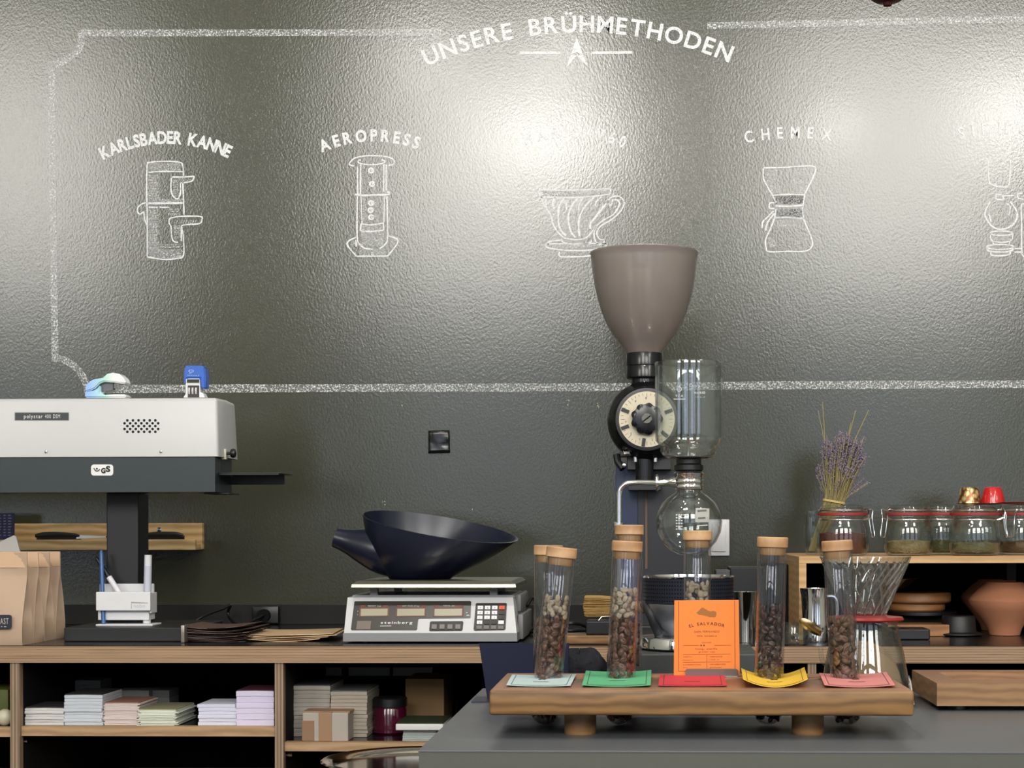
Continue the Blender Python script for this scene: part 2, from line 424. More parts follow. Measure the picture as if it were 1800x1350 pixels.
M_FRAME = mat('window_frame_paint', (190, 190, 186), 0.5)
for i, (x0, x1, z0, z1) in enumerate(WINDOWS):
    f = MB(); t = 0.05
    f.box(x0, x0 + t, -3.12, -3.04, z0, z1).box(x1 - t, x1, -3.12, -3.04, z0, z1).box(x0, x1, -3.12, -3.04, z0, z0 + t).box(x0, x1, -3.12, -3.04, z1 - t, z1)
    f.box((x0 + x1) / 2 - .03, (x0 + x1) / 2 + .03, -3.11, -3.05, z0, z1).box(x0, x1, -3.11, -3.05, 2.55, 2.6)
    structure(f.build('window_%d' % (i + 1), M_FRAME, smooth=0))
# low upstand board along the back wall
ub = MB(); zu = ZZ(1063, YW - .016)
ub.box(-1.6, 1.4, YW - 0.016, YW - 0.0005, ZT, zu, bev=0.0008)
structure(ub.build('trim_1', mat('dark_upstand', (22, 20, 19), 0.5, spec=0.3), smooth=0))

# ================================================================ CHALK ON THE WALL
LIFT = [0.0006]
def wall3(x, y): return at(x, y, YW - LIFT[0])
def chalk(name, mbs, label, cat, group=None):
    """mbs: [(part name, MB, material)]; the first is the thing itself"""
    n0, m0, mt0 = mbs[0]
    root = m0.build(name, mt0, smooth=0, fixn=False); tag(root, label, cat, group)
    for pn, mb, mt in mbs[1:]: mb.build(pn, mt, root, smooth=0, fixn=False)
    return root
def qarc(cx, cy, r, a0, a1, n=14, ry=None):
    return [(cx + r * math.cos(R(a0 + (a1 - a0) * i / n)), cy + (ry or r) * math.sin(R(a0 + (a1 - a0) * i / n))) for i in range(n + 1)]
# border
b = MB()
def dense(pts, step=25):
    out = []
    for p, q in zip(pts[:-1], pts[1:]):
        n = max(1, int(math.hypot(q[0] - p[0], q[1] - p[1]) / step))
        out += [(p[0] + (q[0] - p[0]) * i / n, p[1] + (q[1] - p[1]) * i / n) for i in range(n)]
    return out + [pts[-1]]
ribbon(b, dense([(776, 57), (143, 58)]), 12, wall3, jit=0.06)
ribbon(b, [(143, 53), (144, 66), (142, 78), (136, 90), (125, 101), (110, 109), (98, 113), (85, 115)], 12, wall3, jit=0.04)
ribbon(b, dense([(91, 109), (92, 300), (95, 500), (97, 634)]), 12, wall3, jit=0.05)
ribbon(b, [(91, 630), (103, 630), (116, 634), (128, 641), (139, 652), (147, 664), (152, 676), (154, 690)], 12, wall3, jit=0.04)
ribbon(b, dense([(152, 684), (600, 682), (1000, 681), (1400, 677), (1850, 675)]), 14, wall3, jit=0.08)
ribbon(b, dense([(1243, 45), (1500, 40), (1850, 32)]), 12, wall3, jit=0.06)
chalk('chalk_border', [('', b, M_CHALKB)], 'broad white chalk frame line with notched corners around the wall drawings', 'chalk drawing')
# headings
def lettering(s, p0, p1, sag, h, label, off=0.03, sx=1.0, ang=1.0):
    LIFT[0] = 0.0007; m = MB(); arc_text(m, s, p0, p1, sag, h, wall3, off, sx, ang)
    return chalk('chalk_lettering', [('', m, M_CHALK)], label, 'chalk lettering')
lettering('UNSERE BRÜHMETHODEN', (763, 111), (1268, 104), 51, 29, 'large curved white chalk heading UNSERE BRÜHMETHODEN at the top of the wall', 0.022, 1.0)
lettering('KARLSBADER KANNE', (189, 277), (396, 275), 24, 21, 'curved chalk caption KARLSBADER KANNE above the two-part pot drawing', 0.04, 0.78)
lettering('AEROPRESS', (574, 264), (729, 260), 14, 20, 'curved chalk caption AEROPRESS above the plunger brewer drawing', 0.04, 0.85)
lettering('CHEMEX', (1318, 250), (1452, 246), 5, 20, 'chalk caption CHEMEX above the hourglass carafe drawing', 0.022, 0.8)
lettering('HARIO V60', (930, 252), (1091, 258), 14, 20, 'glare-washed chalk caption ending in 60 above the ribbed dripper drawing', 0.03, 0.8)
lettering('SIPHON', (1692, 243), (1836, 243), 8, 20, 'chalk caption starting with S above the cropped siphon drawing', 0.03, 0.8)
# arrow with two rules beneath the heading
m = MB(); LIFT[0] = 0.0006
ribbon(m, [(913, 93), (985, 93)], 5, wall3); ribbon(m, [(1040, 93), (1111, 92)], 5, wall3)
m.add([wall3(1014, 66), wall3(1003, 96), wall3(1014, 92), wall3(1025, 96)], [[0, 1, 2, 3]])
m.add([wall3(1003, 96), wall3(996, 119), wall3(1014, 98)], [[0, 1, 2]]); m.add([wall3(1025, 96), wall3(1034, 118), wall3(1014, 98)], [[0, 1, 2]])
chalk('chalk_ornament', [('', m, M_CHALK)], 'small chalk arrowhead between two short rules below the heading', 'chalk drawing')

def z(cx, cy, s):   # maps zoomed crop coordinates to photo frame
    return lambda x, y: (cx + x / s, cy + y / s)
def drawing(label, lines, shade, f, lw=2.4, sw=1.7):
    LIFT[0] = 0.0006; a = MB(); k = MB()
    for L_ in lines:
        wd = lw
        if isinstance(L_[0], (int, float)): wd = L_[0]; L_ = L_[1:]
        ribbon(a, smoothpath([(*f(*p), 0) for p in L_], 4) and [(q.x, q.y) for q in smoothpath([(*f(*p), 0) for p in L_], 4)], wd, wall3, jit=0.25)
    LIFT[0] = 0.0004
    for L_ in shade:
        ribbon(k, [f(*p) for p in L_], sw, wall3, jit=0.5)
    return chalk('chalk_drawing', [('', a, M_CHALK), ('shading', k, M_CHALKS)], label, 'chalk drawing')
def el(cx, cy, rx, ry, a0=0, a1=360, n=22): return [(cx + rx * math.cos(R(a0 + (a1 - a0) * i / n)), cy + ry * math.sin(R(a0 + (a1 - a0) * i / n))) for i in range(n + 1)]
def hatch(x0, x1, y0, y1, n, dx=0, keep=1.0, wob=6):
    out = []
    for i in range(n):
        y = y0 + (y1 - y0) * (i + random.random() * .6) / n
        if random.random() < keep:
            a = x0 + random.uniform(-wob, wob); q = x1 + random.uniform(-wob * 2, wob * 2)
            out.append([(a, y), ((a + q) / 2, y + 4), (q, y + dx)])
    return out
# two-part pot (crop 150,220, scale 5.4)
f = z(150, 220, 5.4)
drawing('chalk drawing of a tall two-part coffee pot with side handles',
  [[(587, 1250), (588, 900), (583, 600), (587, 380), (610, 355), (740, 343), (895, 352), (925, 385), (932, 480)],
   [(925, 540), (932, 700), (937, 850)], [(912, 960), (930, 1060), (932, 1235), (870, 1265), (740, 1275), (587, 1250)],
   [(600, 447), (740, 440), (925, 442)], [3.4, (590, 742), (740, 742), (930, 738)], [(600, 778), (690, 780)], [(705, 780), (800, 780)],
   [(820, 492), (930, 492), (1035, 485)], [(1035, 485), (1012, 530), (940, 545), (903, 548)], [(903, 548), (903, 640), (885, 690), (860, 697), (825, 660), (812, 590), (818, 500)],
   [(820, 880), (900, 866), (1090, 866), (1105, 900), (1080, 935), (950, 945), (912, 955)], [(912, 955), (910, 1100)], [(880, 1113), (835, 1100), (818, 1040), (812, 960), (795, 930), (800, 890), (820, 878)],
   [(600, 738), (550, 742), (500, 780), (498, 825), (520, 845), (555, 820)], [(555, 820), (565, 900), (585, 950)]],
  hatch(600, 700, 470, 735, 24) + hatch(600, 690, 790, 1240, 46) + hatch(780, 890, 790, 860, 5) + hatch(830, 890, 520, 680, 14) + hatch(840, 900, 950, 1080, 12) + hatch(600, 910, 365, 430, 9) + hatch(610, 920, 700, 738, 8) + hatch(600, 915, 1130, 1265, 18, keep=.8) + [[(840 + i * 22, 935), (855 + i * 22, 900)] for i in range(10)] + [[(850 + i * 20, 530), (862 + i * 20, 505)] for i in range(8)],
  f)
# plunger brewer (crop 540,210, scale 5.19)
f = z(540, 210, 5.19)
drawing('chalk drawing of a plunger coffee brewer with hexagonal foot',
  [[(430, 425), (392, 415), (390, 395), (440, 350), (560, 330), (690, 335), (770, 355), (795, 385), (780, 412), (740, 420)],
   el(585, 385, 122, 28, -40, 220), [(458, 430), (462, 680)], [(458, 700), (455, 1060), (480, 1140), (530, 1175), (600, 1184)], [(722, 410), (720, 650)], [(728, 700), (735, 1060), (710, 1140), (660, 1178)],
   [(487, 410), (487, 680)], [(700, 410), (698, 660)], [3.2, (436, 684), (520, 692), (640, 688), (735, 686), (745, 672), (730, 655)],
   [2.0, (490, 700), (500, 945)], [2.0, (705, 700), (700, 940)], [(490, 950), (580, 962), (695, 945)], [(484, 1015), (580, 1022), (697, 1010)], [(492, 950), (484, 1015)], [(695, 945), (700, 1010)],
   [(445, 1075), (362, 1133), (450, 1248)], [(450, 1248), (735, 1246)], [(735, 1246), (830, 1110), (742, 1062)], [(443, 1100), (448, 1160)]]
   + [[3.2] + el(x, y, 20, 20, 0, 360, 12) for x, y in ((582, 465), (592, 588), (582, 762), (579, 828), (584, 892))] + [[(x, y - 8), (x + 6, y + 6)] for x, y in ((582, 465), (592, 588), (582, 762), (579, 828), (584, 892))],
  [[(500 + i * 5, 420), (503 + i * 4, 660)] for i in range(4)] + [[(600 + i * 6, 420), (602 + i * 6, 680)] for i in range(5)] + [[(510 + i * 5, 700), (512 + i * 5, 940)] for i in range(5)] + [[(625 + i * 6, 700), (625 + i * 6, 940)] for i in range(4)] + hatch(500, 700, 965, 1150, 24) + hatch(480, 720, 1180, 1235, 8) + hatch(400, 445, 1110, 1150, 4) + hatch(760, 800, 1090, 1140, 4),
  f)
# ribbed dripper (crop 900,220, scale 5.4)
f = z(900, 220, 5.4)
drawing('chalk drawing of a ribbed cone dripper cup with curled handle',
  [[(935, 605), (700, 612), (480, 620), (270, 615), (262, 660), (290, 690)], [(270, 685), (500, 690), (750, 678), (930, 655)], [3, (935, 600), (935, 655)],
   [(280, 690), (300, 750), (370, 860), (390, 940), (440, 1020), (500, 1075)], [(490, 1070), (600, 1088), (700, 1070), (760, 1010), (800, 950)],
   [3.6, (895, 740), (840, 810), (780, 890), (745, 930), (742, 985)], [(915, 715), (950, 682), (1010, 675), (1055, 710), (1062, 760), (1020, 830), (940, 900), (860, 945), (815, 990), (805, 1040), (830, 1080), (870, 1085)],
   [3, (920, 765), (945, 750), (955, 715), (1000, 712), (1022, 740), (1010, 780)], [(1010, 780), (960, 850), (880, 895), (810, 950), (780, 1000), (785, 1080), (810, 1125), (850, 1130), (880, 1100)],
   [(330, 690), (320, 730), (328, 780)], [3.6, (412, 690), (388, 730), (392, 775), (405, 792)], [3.2, (495, 698), (455, 750), (440, 830), (445, 950), (480, 1020), (515, 1045)], [(530, 720), (512, 770), (522, 805)],
   [3.2, (625, 690), (570, 760), (535, 860), (545, 960), (570, 1030), (605, 1065)], [(675, 690), (640, 750), (628, 808)], [3.2, (780, 685), (700, 760), (650, 850), (632, 940), (640, 1055)], [(850, 680), (800, 730), (792, 775)],
   el(608, 1140, 288, 48, 195, 385, 30)[:1] + el(608, 1145, 288, 45, -30, 210, 30), el(615, 1100, 140, 30, -20, 200, 20), [(320, 1140), (360, 1105), (480, 1090)], [(450, 1200), (455, 1245), (560, 1250), (740, 1240), (765, 1195)]],
  hatch(290, 920, 625, 670, 10) + [[(460 + i * 8, 750), (455 + i * 10, 1000)] for i in range(4)] + [[(560 + i * 8, 800), (580 + i * 9, 1050)] for i in range(4)] + [[(650 + i * 20, 760), (650 + i * 12, 1040)] for i in range(6)] + hatch(360, 860, 1120, 1170, 8) + hatch(470, 740, 1200, 1240, 7),
  f)
# hourglass carafe (crop 1280,210, scale 5.4)
f = z(1280, 210, 5.4)
drawing('chalk drawing of an hourglass carafe with a tied collar',
  [[(335, 460), (540, 455), (680, 445), (825, 452), (800, 560), (730, 700)], [(335, 460), (335, 560), (380, 650), (415, 710), (455, 790)], [(730, 700), (715, 790), (705, 850), (715, 940)],
   [(455, 850), (438, 940), (400, 1040), (355, 1140), (362, 1220), (390, 1255), (560, 1252), (740, 1248), (800, 1190), (780, 1100), (715, 945)],
   [(440, 790), (395, 795), (392, 840), (440, 845)], [2.6, (430, 870), (370, 930), (330, 970), (322, 1030)], [2.6, (440, 890), (385, 960), (360, 1020), (358, 1055)], [3, (450, 820), (560, 825), (705, 815)], [(415, 720), (560, 712), (730, 715)], [(440, 935), (560, 928), (718, 942)]],
  hatch(360, 480, 480, 700, 22, wob=10) + hatch(620, 740, 470, 700, 26, wob=10) + hatch(425, 725, 720, 800, 26) + hatch(425, 725, 722, 798, 22) + hatch(440, 710, 845, 935, 26) + hatch(442, 708, 848, 930, 22) + hatch(460, 640, 955, 1020, 6) + [[(385 + i * 8, 1120), (400 + i * 12, 1210)] for i in range(6)] + [[(620 + i * 18, 1200 - i * 8), (690 + i * 12, 1130)] for i in range(6)],
  f)
# siphon (crop 1660,200, scale 5.19)
f = z(1660, 200, 5.19)
drawing('chalk drawing of a siphon with round bulb cut off by the right edge',
  [[(400, 420), (405, 600), (430, 645), (520, 668), (590, 640), (600, 420)], [(470, 735), (530, 735)], [(470, 780), (535, 785)], [(470, 735), (470, 780)], [(530, 735), (540, 785)], [(540, 750), (640, 745)],
   [3, (420, 800), (370, 900), (390, 970), (440, 1030), (510, 1055), (600, 1030), (660, 960), (655, 880), (600, 800)], el(520, 1090, 100, 20), [(420, 1090), (430, 1155), (520, 1172), (610, 1155), (622, 1090)],
   [(440, 1170), (455, 1200)], [(600, 1165), (590, 1200)], el(510, 1215, 125, 22), [(385, 1215), (400, 1250), (510, 1262), (610, 1250), (635, 1215)], [(425, 1260), (430, 1290), (510, 1295), (590, 1285), (600, 1255)],
   [3, (405, 910), (425, 985)], [(570, 820), (600, 850), (590, 930)], [(640, 1230), (700, 1230)], [(640, 1262), (700, 1262)], [(715, 820), (700, 850), (705, 1000)], [(705, 1000), (710, 1280), (760, 1285)], [(715, 725), (670, 730), (675, 770), (720, 780)], [(712, 820), (820, 820)], [(820, 820), (815, 1280), (760, 1285)]],
  hatch(440, 600, 1105, 1150, 8) + hatch(400, 620, 1215, 1250, 8) + [[(540 + i * 10, 820), (545 + i * 10, 930)] for i in range(4)],
  f)
# glossy black tape square on the wall
t = MB(); n = 7; q = [(753, 757), (790, 756), (791, 796), (753, 797)]; vs = []
random.seed(3)
for j in range(n + 1):
    for i in range(n + 1):
        u, v = i / n, j / n
        px = (q[0][0] * (1 - u) + q[1][0] * u) * (1 - v) + (q[3][0] * (1 - u) + q[2][0] * u) * v
        py = (q[0][1] * (1 - u) + q[1][1] * u) * (1 - v) + (q[3][1] * (1 - u) + q[2][1] * u) * v
        vs.append(at(px, py, YW - 0.0015 - random.random() * 0.0022))
t.add(vs, [[j * (n + 1) + i, j * (n + 1) + i + 1, (j + 1) * (n + 1) + i + 1, (j + 1) * (n + 1) + i] for j in range(n) for i in range(n)])
o = t.build('tape_patch', mat('glossy_black_tape', (14, 14, 14), 0.16), smooth=60)
so = o.modifiers.new('thick', 'SOLIDIFY'); so.thickness = 0.0004
tag(o, 'crinkled square of glossy black tape stuck on the wall', 'tape')
# chips in the paint, part of the wall
chp = MB(); random.seed(4)
for cx0_, cy0_, n_ in ((674, 886, 4), (1053, 712, 5), (706, 716, 1), (832, 896, 1), (1000, 708, 2)):
    for i in range(n_):
        x_ = cx0_ + random.uniform(-3, 3); y_ = cy0_ + random.uniform(-5, 5); q_ = [wall3(x_ + random.uniform(.6, 1.8) * math.cos(a), y_ + random.uniform(.6, 2.2) * math.sin(a)) for a in (0, 1.2, 2.4, 3.7, 5)]
        chp.add(q_, [[0, 1, 2, 3, 4]])
structure(chp.build('wall_chips', mat('bare_plaster', (176, 172, 150), .9), bpy.data.objects['wall_back'], smooth=0, fixn=False))
# light switch
p0 = at(1245, 977, YW); p1 = at(1282, 913, YW)
ls = thing('light_switch', (p0.x, YW, p0.z), 'white rectangular light switch on the wall behind the siphon', 'light switch')
MB().box(p0.x, p1.x, YW - 0.009, YW - 0.0002, p0.z, p1.z, bev=0.002).build('switch_plate', M_WHITE, ls)
MB().box(p0.x + 0.007, p1.x - 0.007, YW - 0.012, YW - 0.009, p0.z + 0.008, p1.z - 0.008, bev=0.001).build('rocker', M_WHITE, ls)
# pendant lamp whose lower end just enters the frame
pc = at(1560, 5, 1.7); r = 35 * 1.7 / 3000
pl = thing('pendant_lamp', (pc.x, pc.y, pc.z), 'dark red pendant lamp whose bottom just shows at the top edge', 'lamp')
MB().lathe([(0.003, 0), (0.012, 0.0015), (r * .8, 0.004), (r, 0.008), (r * 1.05, 0.02), (r * .9, 0.05), (r * .5, 0.08), (0.012, 0.1), (0.006, 0.13)], (pc.x, pc.y, pc.z), 40).build('lamp_shade', mat('oxblood_enamel', (70, 22, 30), 0.3), pl)
MB().lathe([(0.0, -0.004), (0.004, -0.003), (0.005, 0), (0.004, 0.003)], (pc.x, pc.y, pc.z), 16).build('knob', mat('oxblood_enamel', (70, 22, 30), 0.3), pl)
MB().cyl((pc.x, pc.y, pc.z + .13), (pc.x, pc.y, 4.2), 0.003).build('cord', M_BLKP, pl)

# ================================================================ BACK WORKTOP AND SHELF UNIT
YF = 2.60
wt = MB(); zb = ZZ(1165.5, YF)
wt.box(-1.6, 1.4, YF, YW - 0.0005, zb, ZT - 0.0012)
wt2 = MB().box(-1.6, 1.4, YF, YW - 0.0005, ZT - 0.0012, ZT)
o = wt.build('worktop', M_PLYE, smooth=0); wt2.build('laminate_surface', M_BLACK, o, smooth=0)
tag(o, 'long plywood worktop with layered edge and black top along the wall', 'worktop')
su = thing('shelf_unit', (0, YF, 0), 'black-lined plywood shelf unit under the long worktop', 'shelf unit')
DIV = [(-330, -316), (18, 34), (483, 498), (950, 965), (1420, 1435), (1900, 1915)]
y1 = YW - 0.03
dx = []
for a, b_ in DIV:
    xa, xb = XX(a, YF + .004, 1250), XX(b_, YF + .004, 1250); dx.append((xa, xb))
    d = MB().box(xa, xb, YF + .004, YF + .02, 0.0, zb - 0.0005)
    k = d.build('divider', M_PLYV, su, smooth=0)
    MB().box(xa, xb, YF + .02, y1, 0.0, zb - 0.0005).build('panel', M_BLKM, k, smooth=0)
MB().box(dx[0][0], dx[-1][1], y1, YW - 0.002, 0, zb - .0005).build('back_panel', M_BLKM, su, smooth=0)
SHZ = []
for i, (yt, yb) in enumerate([(1281, 1298), (1279, 1296), (1306, 1322), (1306, 1322), (1300, 1316)]):
    xa, xb = dx[i][1] + .0003, dx[i + 1][0] - .0003
    zt = ZZ(yt, YF + .012); SHZ.append(zt)
    s = MB().box(xa, xb, YF + .012, YF + .03, ZZ(yb, YF + .012), zt).build('shelf', M_PLY, su, smooth=0)
    MB().box(xa, xb, YF + .03, y1 - .0003, ZZ(yb, YF + .012), zt - .0002).build('shelf_surface', M_BLACK, s, smooth=0)
    MB().box(xa, xb, YF + .012, y1 - .0003, 0.62, 0.635).build('shelf', M_PLY, su, smooth=0)
# a few small chrome shelf pins
for px, py in ((42, 1303), (507, 1327)):
    p = at(px, py, YF + .025); MB().cyl((p.x - .006, p.y, p.z), (p.x + .006, p.y, p.z), .003, n=10).build('shelf_pin', M_CHROME, su)

def ream(name, x0, x1, yt, yb, Y, depth, c, label, cat, group=None, n=4, shelf=1, jx=1.5, top=None, var=0.05):
    """a block of stacked cards: px extents on its front face, standing on shelf z"""
    zbm = SHZ[shelf]; xa, xb = XX(x0, Y, 1260), XX(x1, Y, 1260); zt = ZZ(yt, Y, x0)
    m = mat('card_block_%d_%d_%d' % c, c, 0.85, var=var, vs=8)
    nt = m.node_tree
    if 'lines' not in m:
        m['lines'] = 1; N = nt.nodes; L = nt.links; b = N['Principled BSDF']
        wv = N.new('ShaderNodeTexWave'); wv.bands_direction = 'Z'; wv.inputs['Scale'].default_value = 260; wv.inputs['Distortion'].default_value = 2
        tc = N.new('ShaderNodeTexCoord'); L.new(tc.outputs['Object'], wv.inputs[0])
        bp = N.new('ShaderNodeBump'); bp.inputs['Strength'].default_value = 0.3; bp.inputs['Distance'].default_value = .0006; L.new(wv.outputs['Fac'], bp.inputs['Height']); L.new(bp.outputs[0], b.inputs['Normal'])
    root = thing(name, ((xa + xb) / 2, Y, zbm), label, cat, group)
    n *= 3; jx *= .6; mb = MB(); h = (zt - zbm) / n
    for i in range(n):
        j = random.uniform(-jx, jx) * .0009; k = random.uniform(0, 1) * .003
        zc0 = zbm + h * i; zc1 = zbm + h * (i + 1)
        a, b2 = xa + j, xb + j; mid = 4
        rings = []
        for z_, ins in ((zc0, .0006), (zc0 + h * .12, 0), (zc1 - h * .12, 0), (zc1 - .0001, .0006)):
            sag = 0.0012
            rings.append([Vector((a + ins, Y + k + ins, z_)), Vector(((a + b2) / 2, Y + k + ins, z_ + sag * (1 if i else 0) * .4)), Vector((b2 - ins, Y + k + ins, z_)), Vector((b2 - ins, Y + depth, z_)), Vector((a + ins, Y + depth, z_))])
        mb.loft(rings)
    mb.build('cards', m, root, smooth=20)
    if top: MB().box(xa + .001, xb - .001, Y + .004, Y + depth, zt - .0002, zt + .0016).build('top_card', mat('top_card_%d_%d_%d' % top, top, 0.7), root, smooth=0)
    return root
G1 = 'card blocks on the middle shelf'
ream('card_block', 43, 111, 1245, 1280, 2.625, .09, (206, 206, 206), 'low off-white block of cards with a dark top, left end of the middle shelf', 'card stack', G1, 2, top=(40, 40, 42))
ream('card_block', 112, 179, 1222, 1278, 2.625, .10, (196, 202, 212), 'tall bluish-white block of cards, second from the left upright', 'card stack', G1, 3, top=(24, 24, 26))
ream('card_block', 181, 243, 1237, 1278, 2.63, .10, (216, 202, 200), 'pinkish-cream stack of cards with ragged top between the tall block and the fanned stack', 'card stack', G1, 5, jx=5, top=(150, 110, 96))
ream('card_block', 243, 309, 1249, 1279, 2.622, .11, (222, 226, 214), 'fanned pale green-white stack of cards in the shelf middle', 'card stack', G1, 7, jx=8, top=(150, 150, 120))
ream('card_block', 348, 415, 1238, 1278, 2.625, .09, (212, 214, 234), 'lavender-white stack of cards in two slipped layers', 'card stack', G1, 2, jx=3)
ream('card_block', 415, 481, 1215, 1278, 2.622, .09, (214, 206, 232), 'tall lilac block of cards with a maroon top at the right upright', 'card stack', G1, 2, jx=1, top=(66, 20, 38))
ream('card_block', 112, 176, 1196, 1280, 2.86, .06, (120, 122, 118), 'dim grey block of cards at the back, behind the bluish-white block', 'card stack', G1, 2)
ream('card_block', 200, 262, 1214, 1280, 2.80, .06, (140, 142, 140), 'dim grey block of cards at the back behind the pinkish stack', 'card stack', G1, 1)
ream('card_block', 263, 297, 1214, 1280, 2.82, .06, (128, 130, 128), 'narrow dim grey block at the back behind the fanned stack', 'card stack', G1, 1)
G2 = 'paper blocks on the right shelf'
ream('paper_block', 514, 580, 1206, 1302, 2.68, .12, (166, 160, 152), 'tall white paper block beside the upright on the right shelf', 'paper stack', G2, 4, 2, top=(60, 62, 66))
ream('paper_block', 581, 645, 1216, 1302, 2.67, .12, (172, 162, 150), 'tall white paper block between the other tall block and the magenta jar', 'paper stack', G2, 4, 2, top=(90, 94, 96))
ream('paper_block', 708, 766, 1285, 1300, 2.63, .10, (176, 186, 186), 'low white paper block under the green booklet', 'paper stack', G2, 2, 2)
z_ = ZZ(1284.5, 2.62)
bk = MB(); bk.box(XX(695, 2.62), XX(778, 2.62), 2.62, 2.73, z_, z_ + .0095, bev=.0008)
o = bk.build('booklet', M_PAPER, smooth=30); tag(o, 'flat booklet with dark green cover on the low white paper block', 'booklet')
MB().box(XX(695, 2.62) + .001, XX(778, 2.62), 2.622, 2.73, z_ + .0095, z_ + .0108).build('cover', mat('green_cover', (48, 60, 40), .5), o, smooth=0)
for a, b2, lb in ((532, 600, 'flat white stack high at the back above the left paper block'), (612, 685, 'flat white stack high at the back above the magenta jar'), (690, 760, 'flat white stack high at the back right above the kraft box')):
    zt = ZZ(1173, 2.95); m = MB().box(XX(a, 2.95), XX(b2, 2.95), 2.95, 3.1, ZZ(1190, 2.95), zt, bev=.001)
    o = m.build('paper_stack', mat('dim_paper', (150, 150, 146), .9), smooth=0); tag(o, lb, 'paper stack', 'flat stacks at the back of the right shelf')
# shelf insert carrying those stacks
m = MB().box(XX(515, 2.93), XX(800, 2.93), 2.93, 3.12, ZZ(1190, 2.93) - .004, ZZ(1190, 2.93))
for x_ in (515, 800): m.box(XX(x_, 2.93), XX(x_, 2.93) + .003, 2.93, 3.12, SHZ[2], ZZ(1190, 2.93) - .004)
tag(m.build('shelf_riser', M_BLKM, smooth=0), 'dark riser at the back of the right shelf under the flat stacks', 'shelf riser')
# kraft box
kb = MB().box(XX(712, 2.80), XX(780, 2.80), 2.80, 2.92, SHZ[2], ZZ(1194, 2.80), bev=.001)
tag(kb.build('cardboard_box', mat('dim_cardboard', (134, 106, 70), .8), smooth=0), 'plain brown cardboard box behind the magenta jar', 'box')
# brown paper-wrapped bundle in front
Y = 2.622; xa, xb = XX(530, Y), XX(612, Y); zt = ZZ(1253, Y)
bd = thing('card_bundle', ((xa + xb) / 2, Y, SHZ[2]), 'bundle of cards wrapped in a brown paper band in front of the white blocks', 'card bundle')
MB().box(xa + .001, xb - .001, Y + .001, Y + .055, SHZ[2], zt - .001, bev=.001).build('cards', mat('bundle_card', (166, 158, 150), .8), bd, smooth=0)
w_ = MB(); w_.box(xa, xa + .019, Y, Y + .056, SHZ[2] + .001, zt - .013, bev=.0006); 
MB().box(xa + (xb - xa) * .36, xa + (xb - xa) * .64, Y - .0004, Y + .056, SHZ[2] + .0002, zt, bev=.0006).build('paper_band', mat('brown_band', (150, 118, 92), .7), bd, smooth=0)
MB().box(xa - .0006, xb, Y + .01, Y + .0565, zt - .004, zt + .0006, bev=.0006).build('paper_band', mat('brown_band', (150, 118, 92), .7), bd, smooth=0)
w_.build('wrapper', mat('brown_wrap', (138, 106, 84), .7), bd, smooth=0)
# magenta jar with black lid
p = at(681, 1297, 2.70); jr = 30 * 2.7 / 3000
jj = thing('screw_jar', (p.x, 2.73, SHZ[2]), 'dark magenta jar with black screw lid on the right shelf', 'jar')
c = (p.x, 2.73, SHZ[2]); H = ZZ(1245, 2.7) - SHZ[2]; H2 = ZZ(1229, 2.7) - SHZ[2]
MB().lathe([(jr * .9, 0), (jr, .003), (jr, H - .004), (jr * .93, H)], c, 32).build('jar_body', mat('magenta_glass', (72, 12, 38), .1, coat=.3), jj)
MB().lathe([(jr * 1.02, H), (jr * 1.02, H2 - .002), (jr * .96, H2)], c, 32).build('lid', M_BLKP, jj)
# left compartment: green packet and pale ball
Y = 2.66; m = MB().box(XX(-40, Y), XX(14, Y), Y, Y + .1, SHZ[0], ZZ(1213, Y), bev=.003)
tag(m.build('packet', mat('olive_packet', (74, 84, 22), .6)), 'dark olive-green packet behind the pale ball at the left edge', 'packet')
p = at(9, 1265, 2.635); rb = 15 * 2.635 / 3000
m = MB().lathe([(rb * math.sin(R(a)), -rb * math.cos(R(a))) for a in range(0, 181, 12)], (p.x, 2.635, SHZ[0] + rb), 24)
tag(m.build('wooden_ball', mat('pale_ball', (196, 190, 168), .4)), 'pale round ball on the far left shelf', 'ball')
# ================================================================ LEFT: WALL LEDGE, BAG SEALER, BAGS, PENS
# wooden picture ledge on the wall
Yb, Yl = YW - 0.016, 3.105
ze0 = ZZ(967, Yl + .01, 200)
lx0 = XX(-60, Yb); lx1 = XX(355, Yb - .002)
le = thing('picture_ledge', ((lx0 + lx1) / 2, YW, ze0), 'light wooden picture ledge on the wall behind the bag sealer', 'wall ledge')
MB().box(lx0, lx1, Yb, YW - .0003, ze0, ZZ(920, Yb, 200), bev=.001).build('back_board', M_ACACIA, le, smooth=0)
MB().box(lx0, lx1 - .001, Yl + .012, Yb, ze0, ze0 + .010).build('bottom_board', M_ACACIA, le, smooth=0)
MB().box(lx0, XX(343, Yl), Yl, Yl + .012, ze0, ZZ(948.5, Yl, 200), bev=.0012).build('front_lip', M_ACACIA, le, smooth=0)
p = at(280, 931, Yb); MB().lathe([(.003, 0), (.0045, .001), (.0, .0016)], (p.x, Yb, p.z), 16, axis=(0, -1, 0)).build('screw', M_STEEL, le)
zl = ze0 + .010
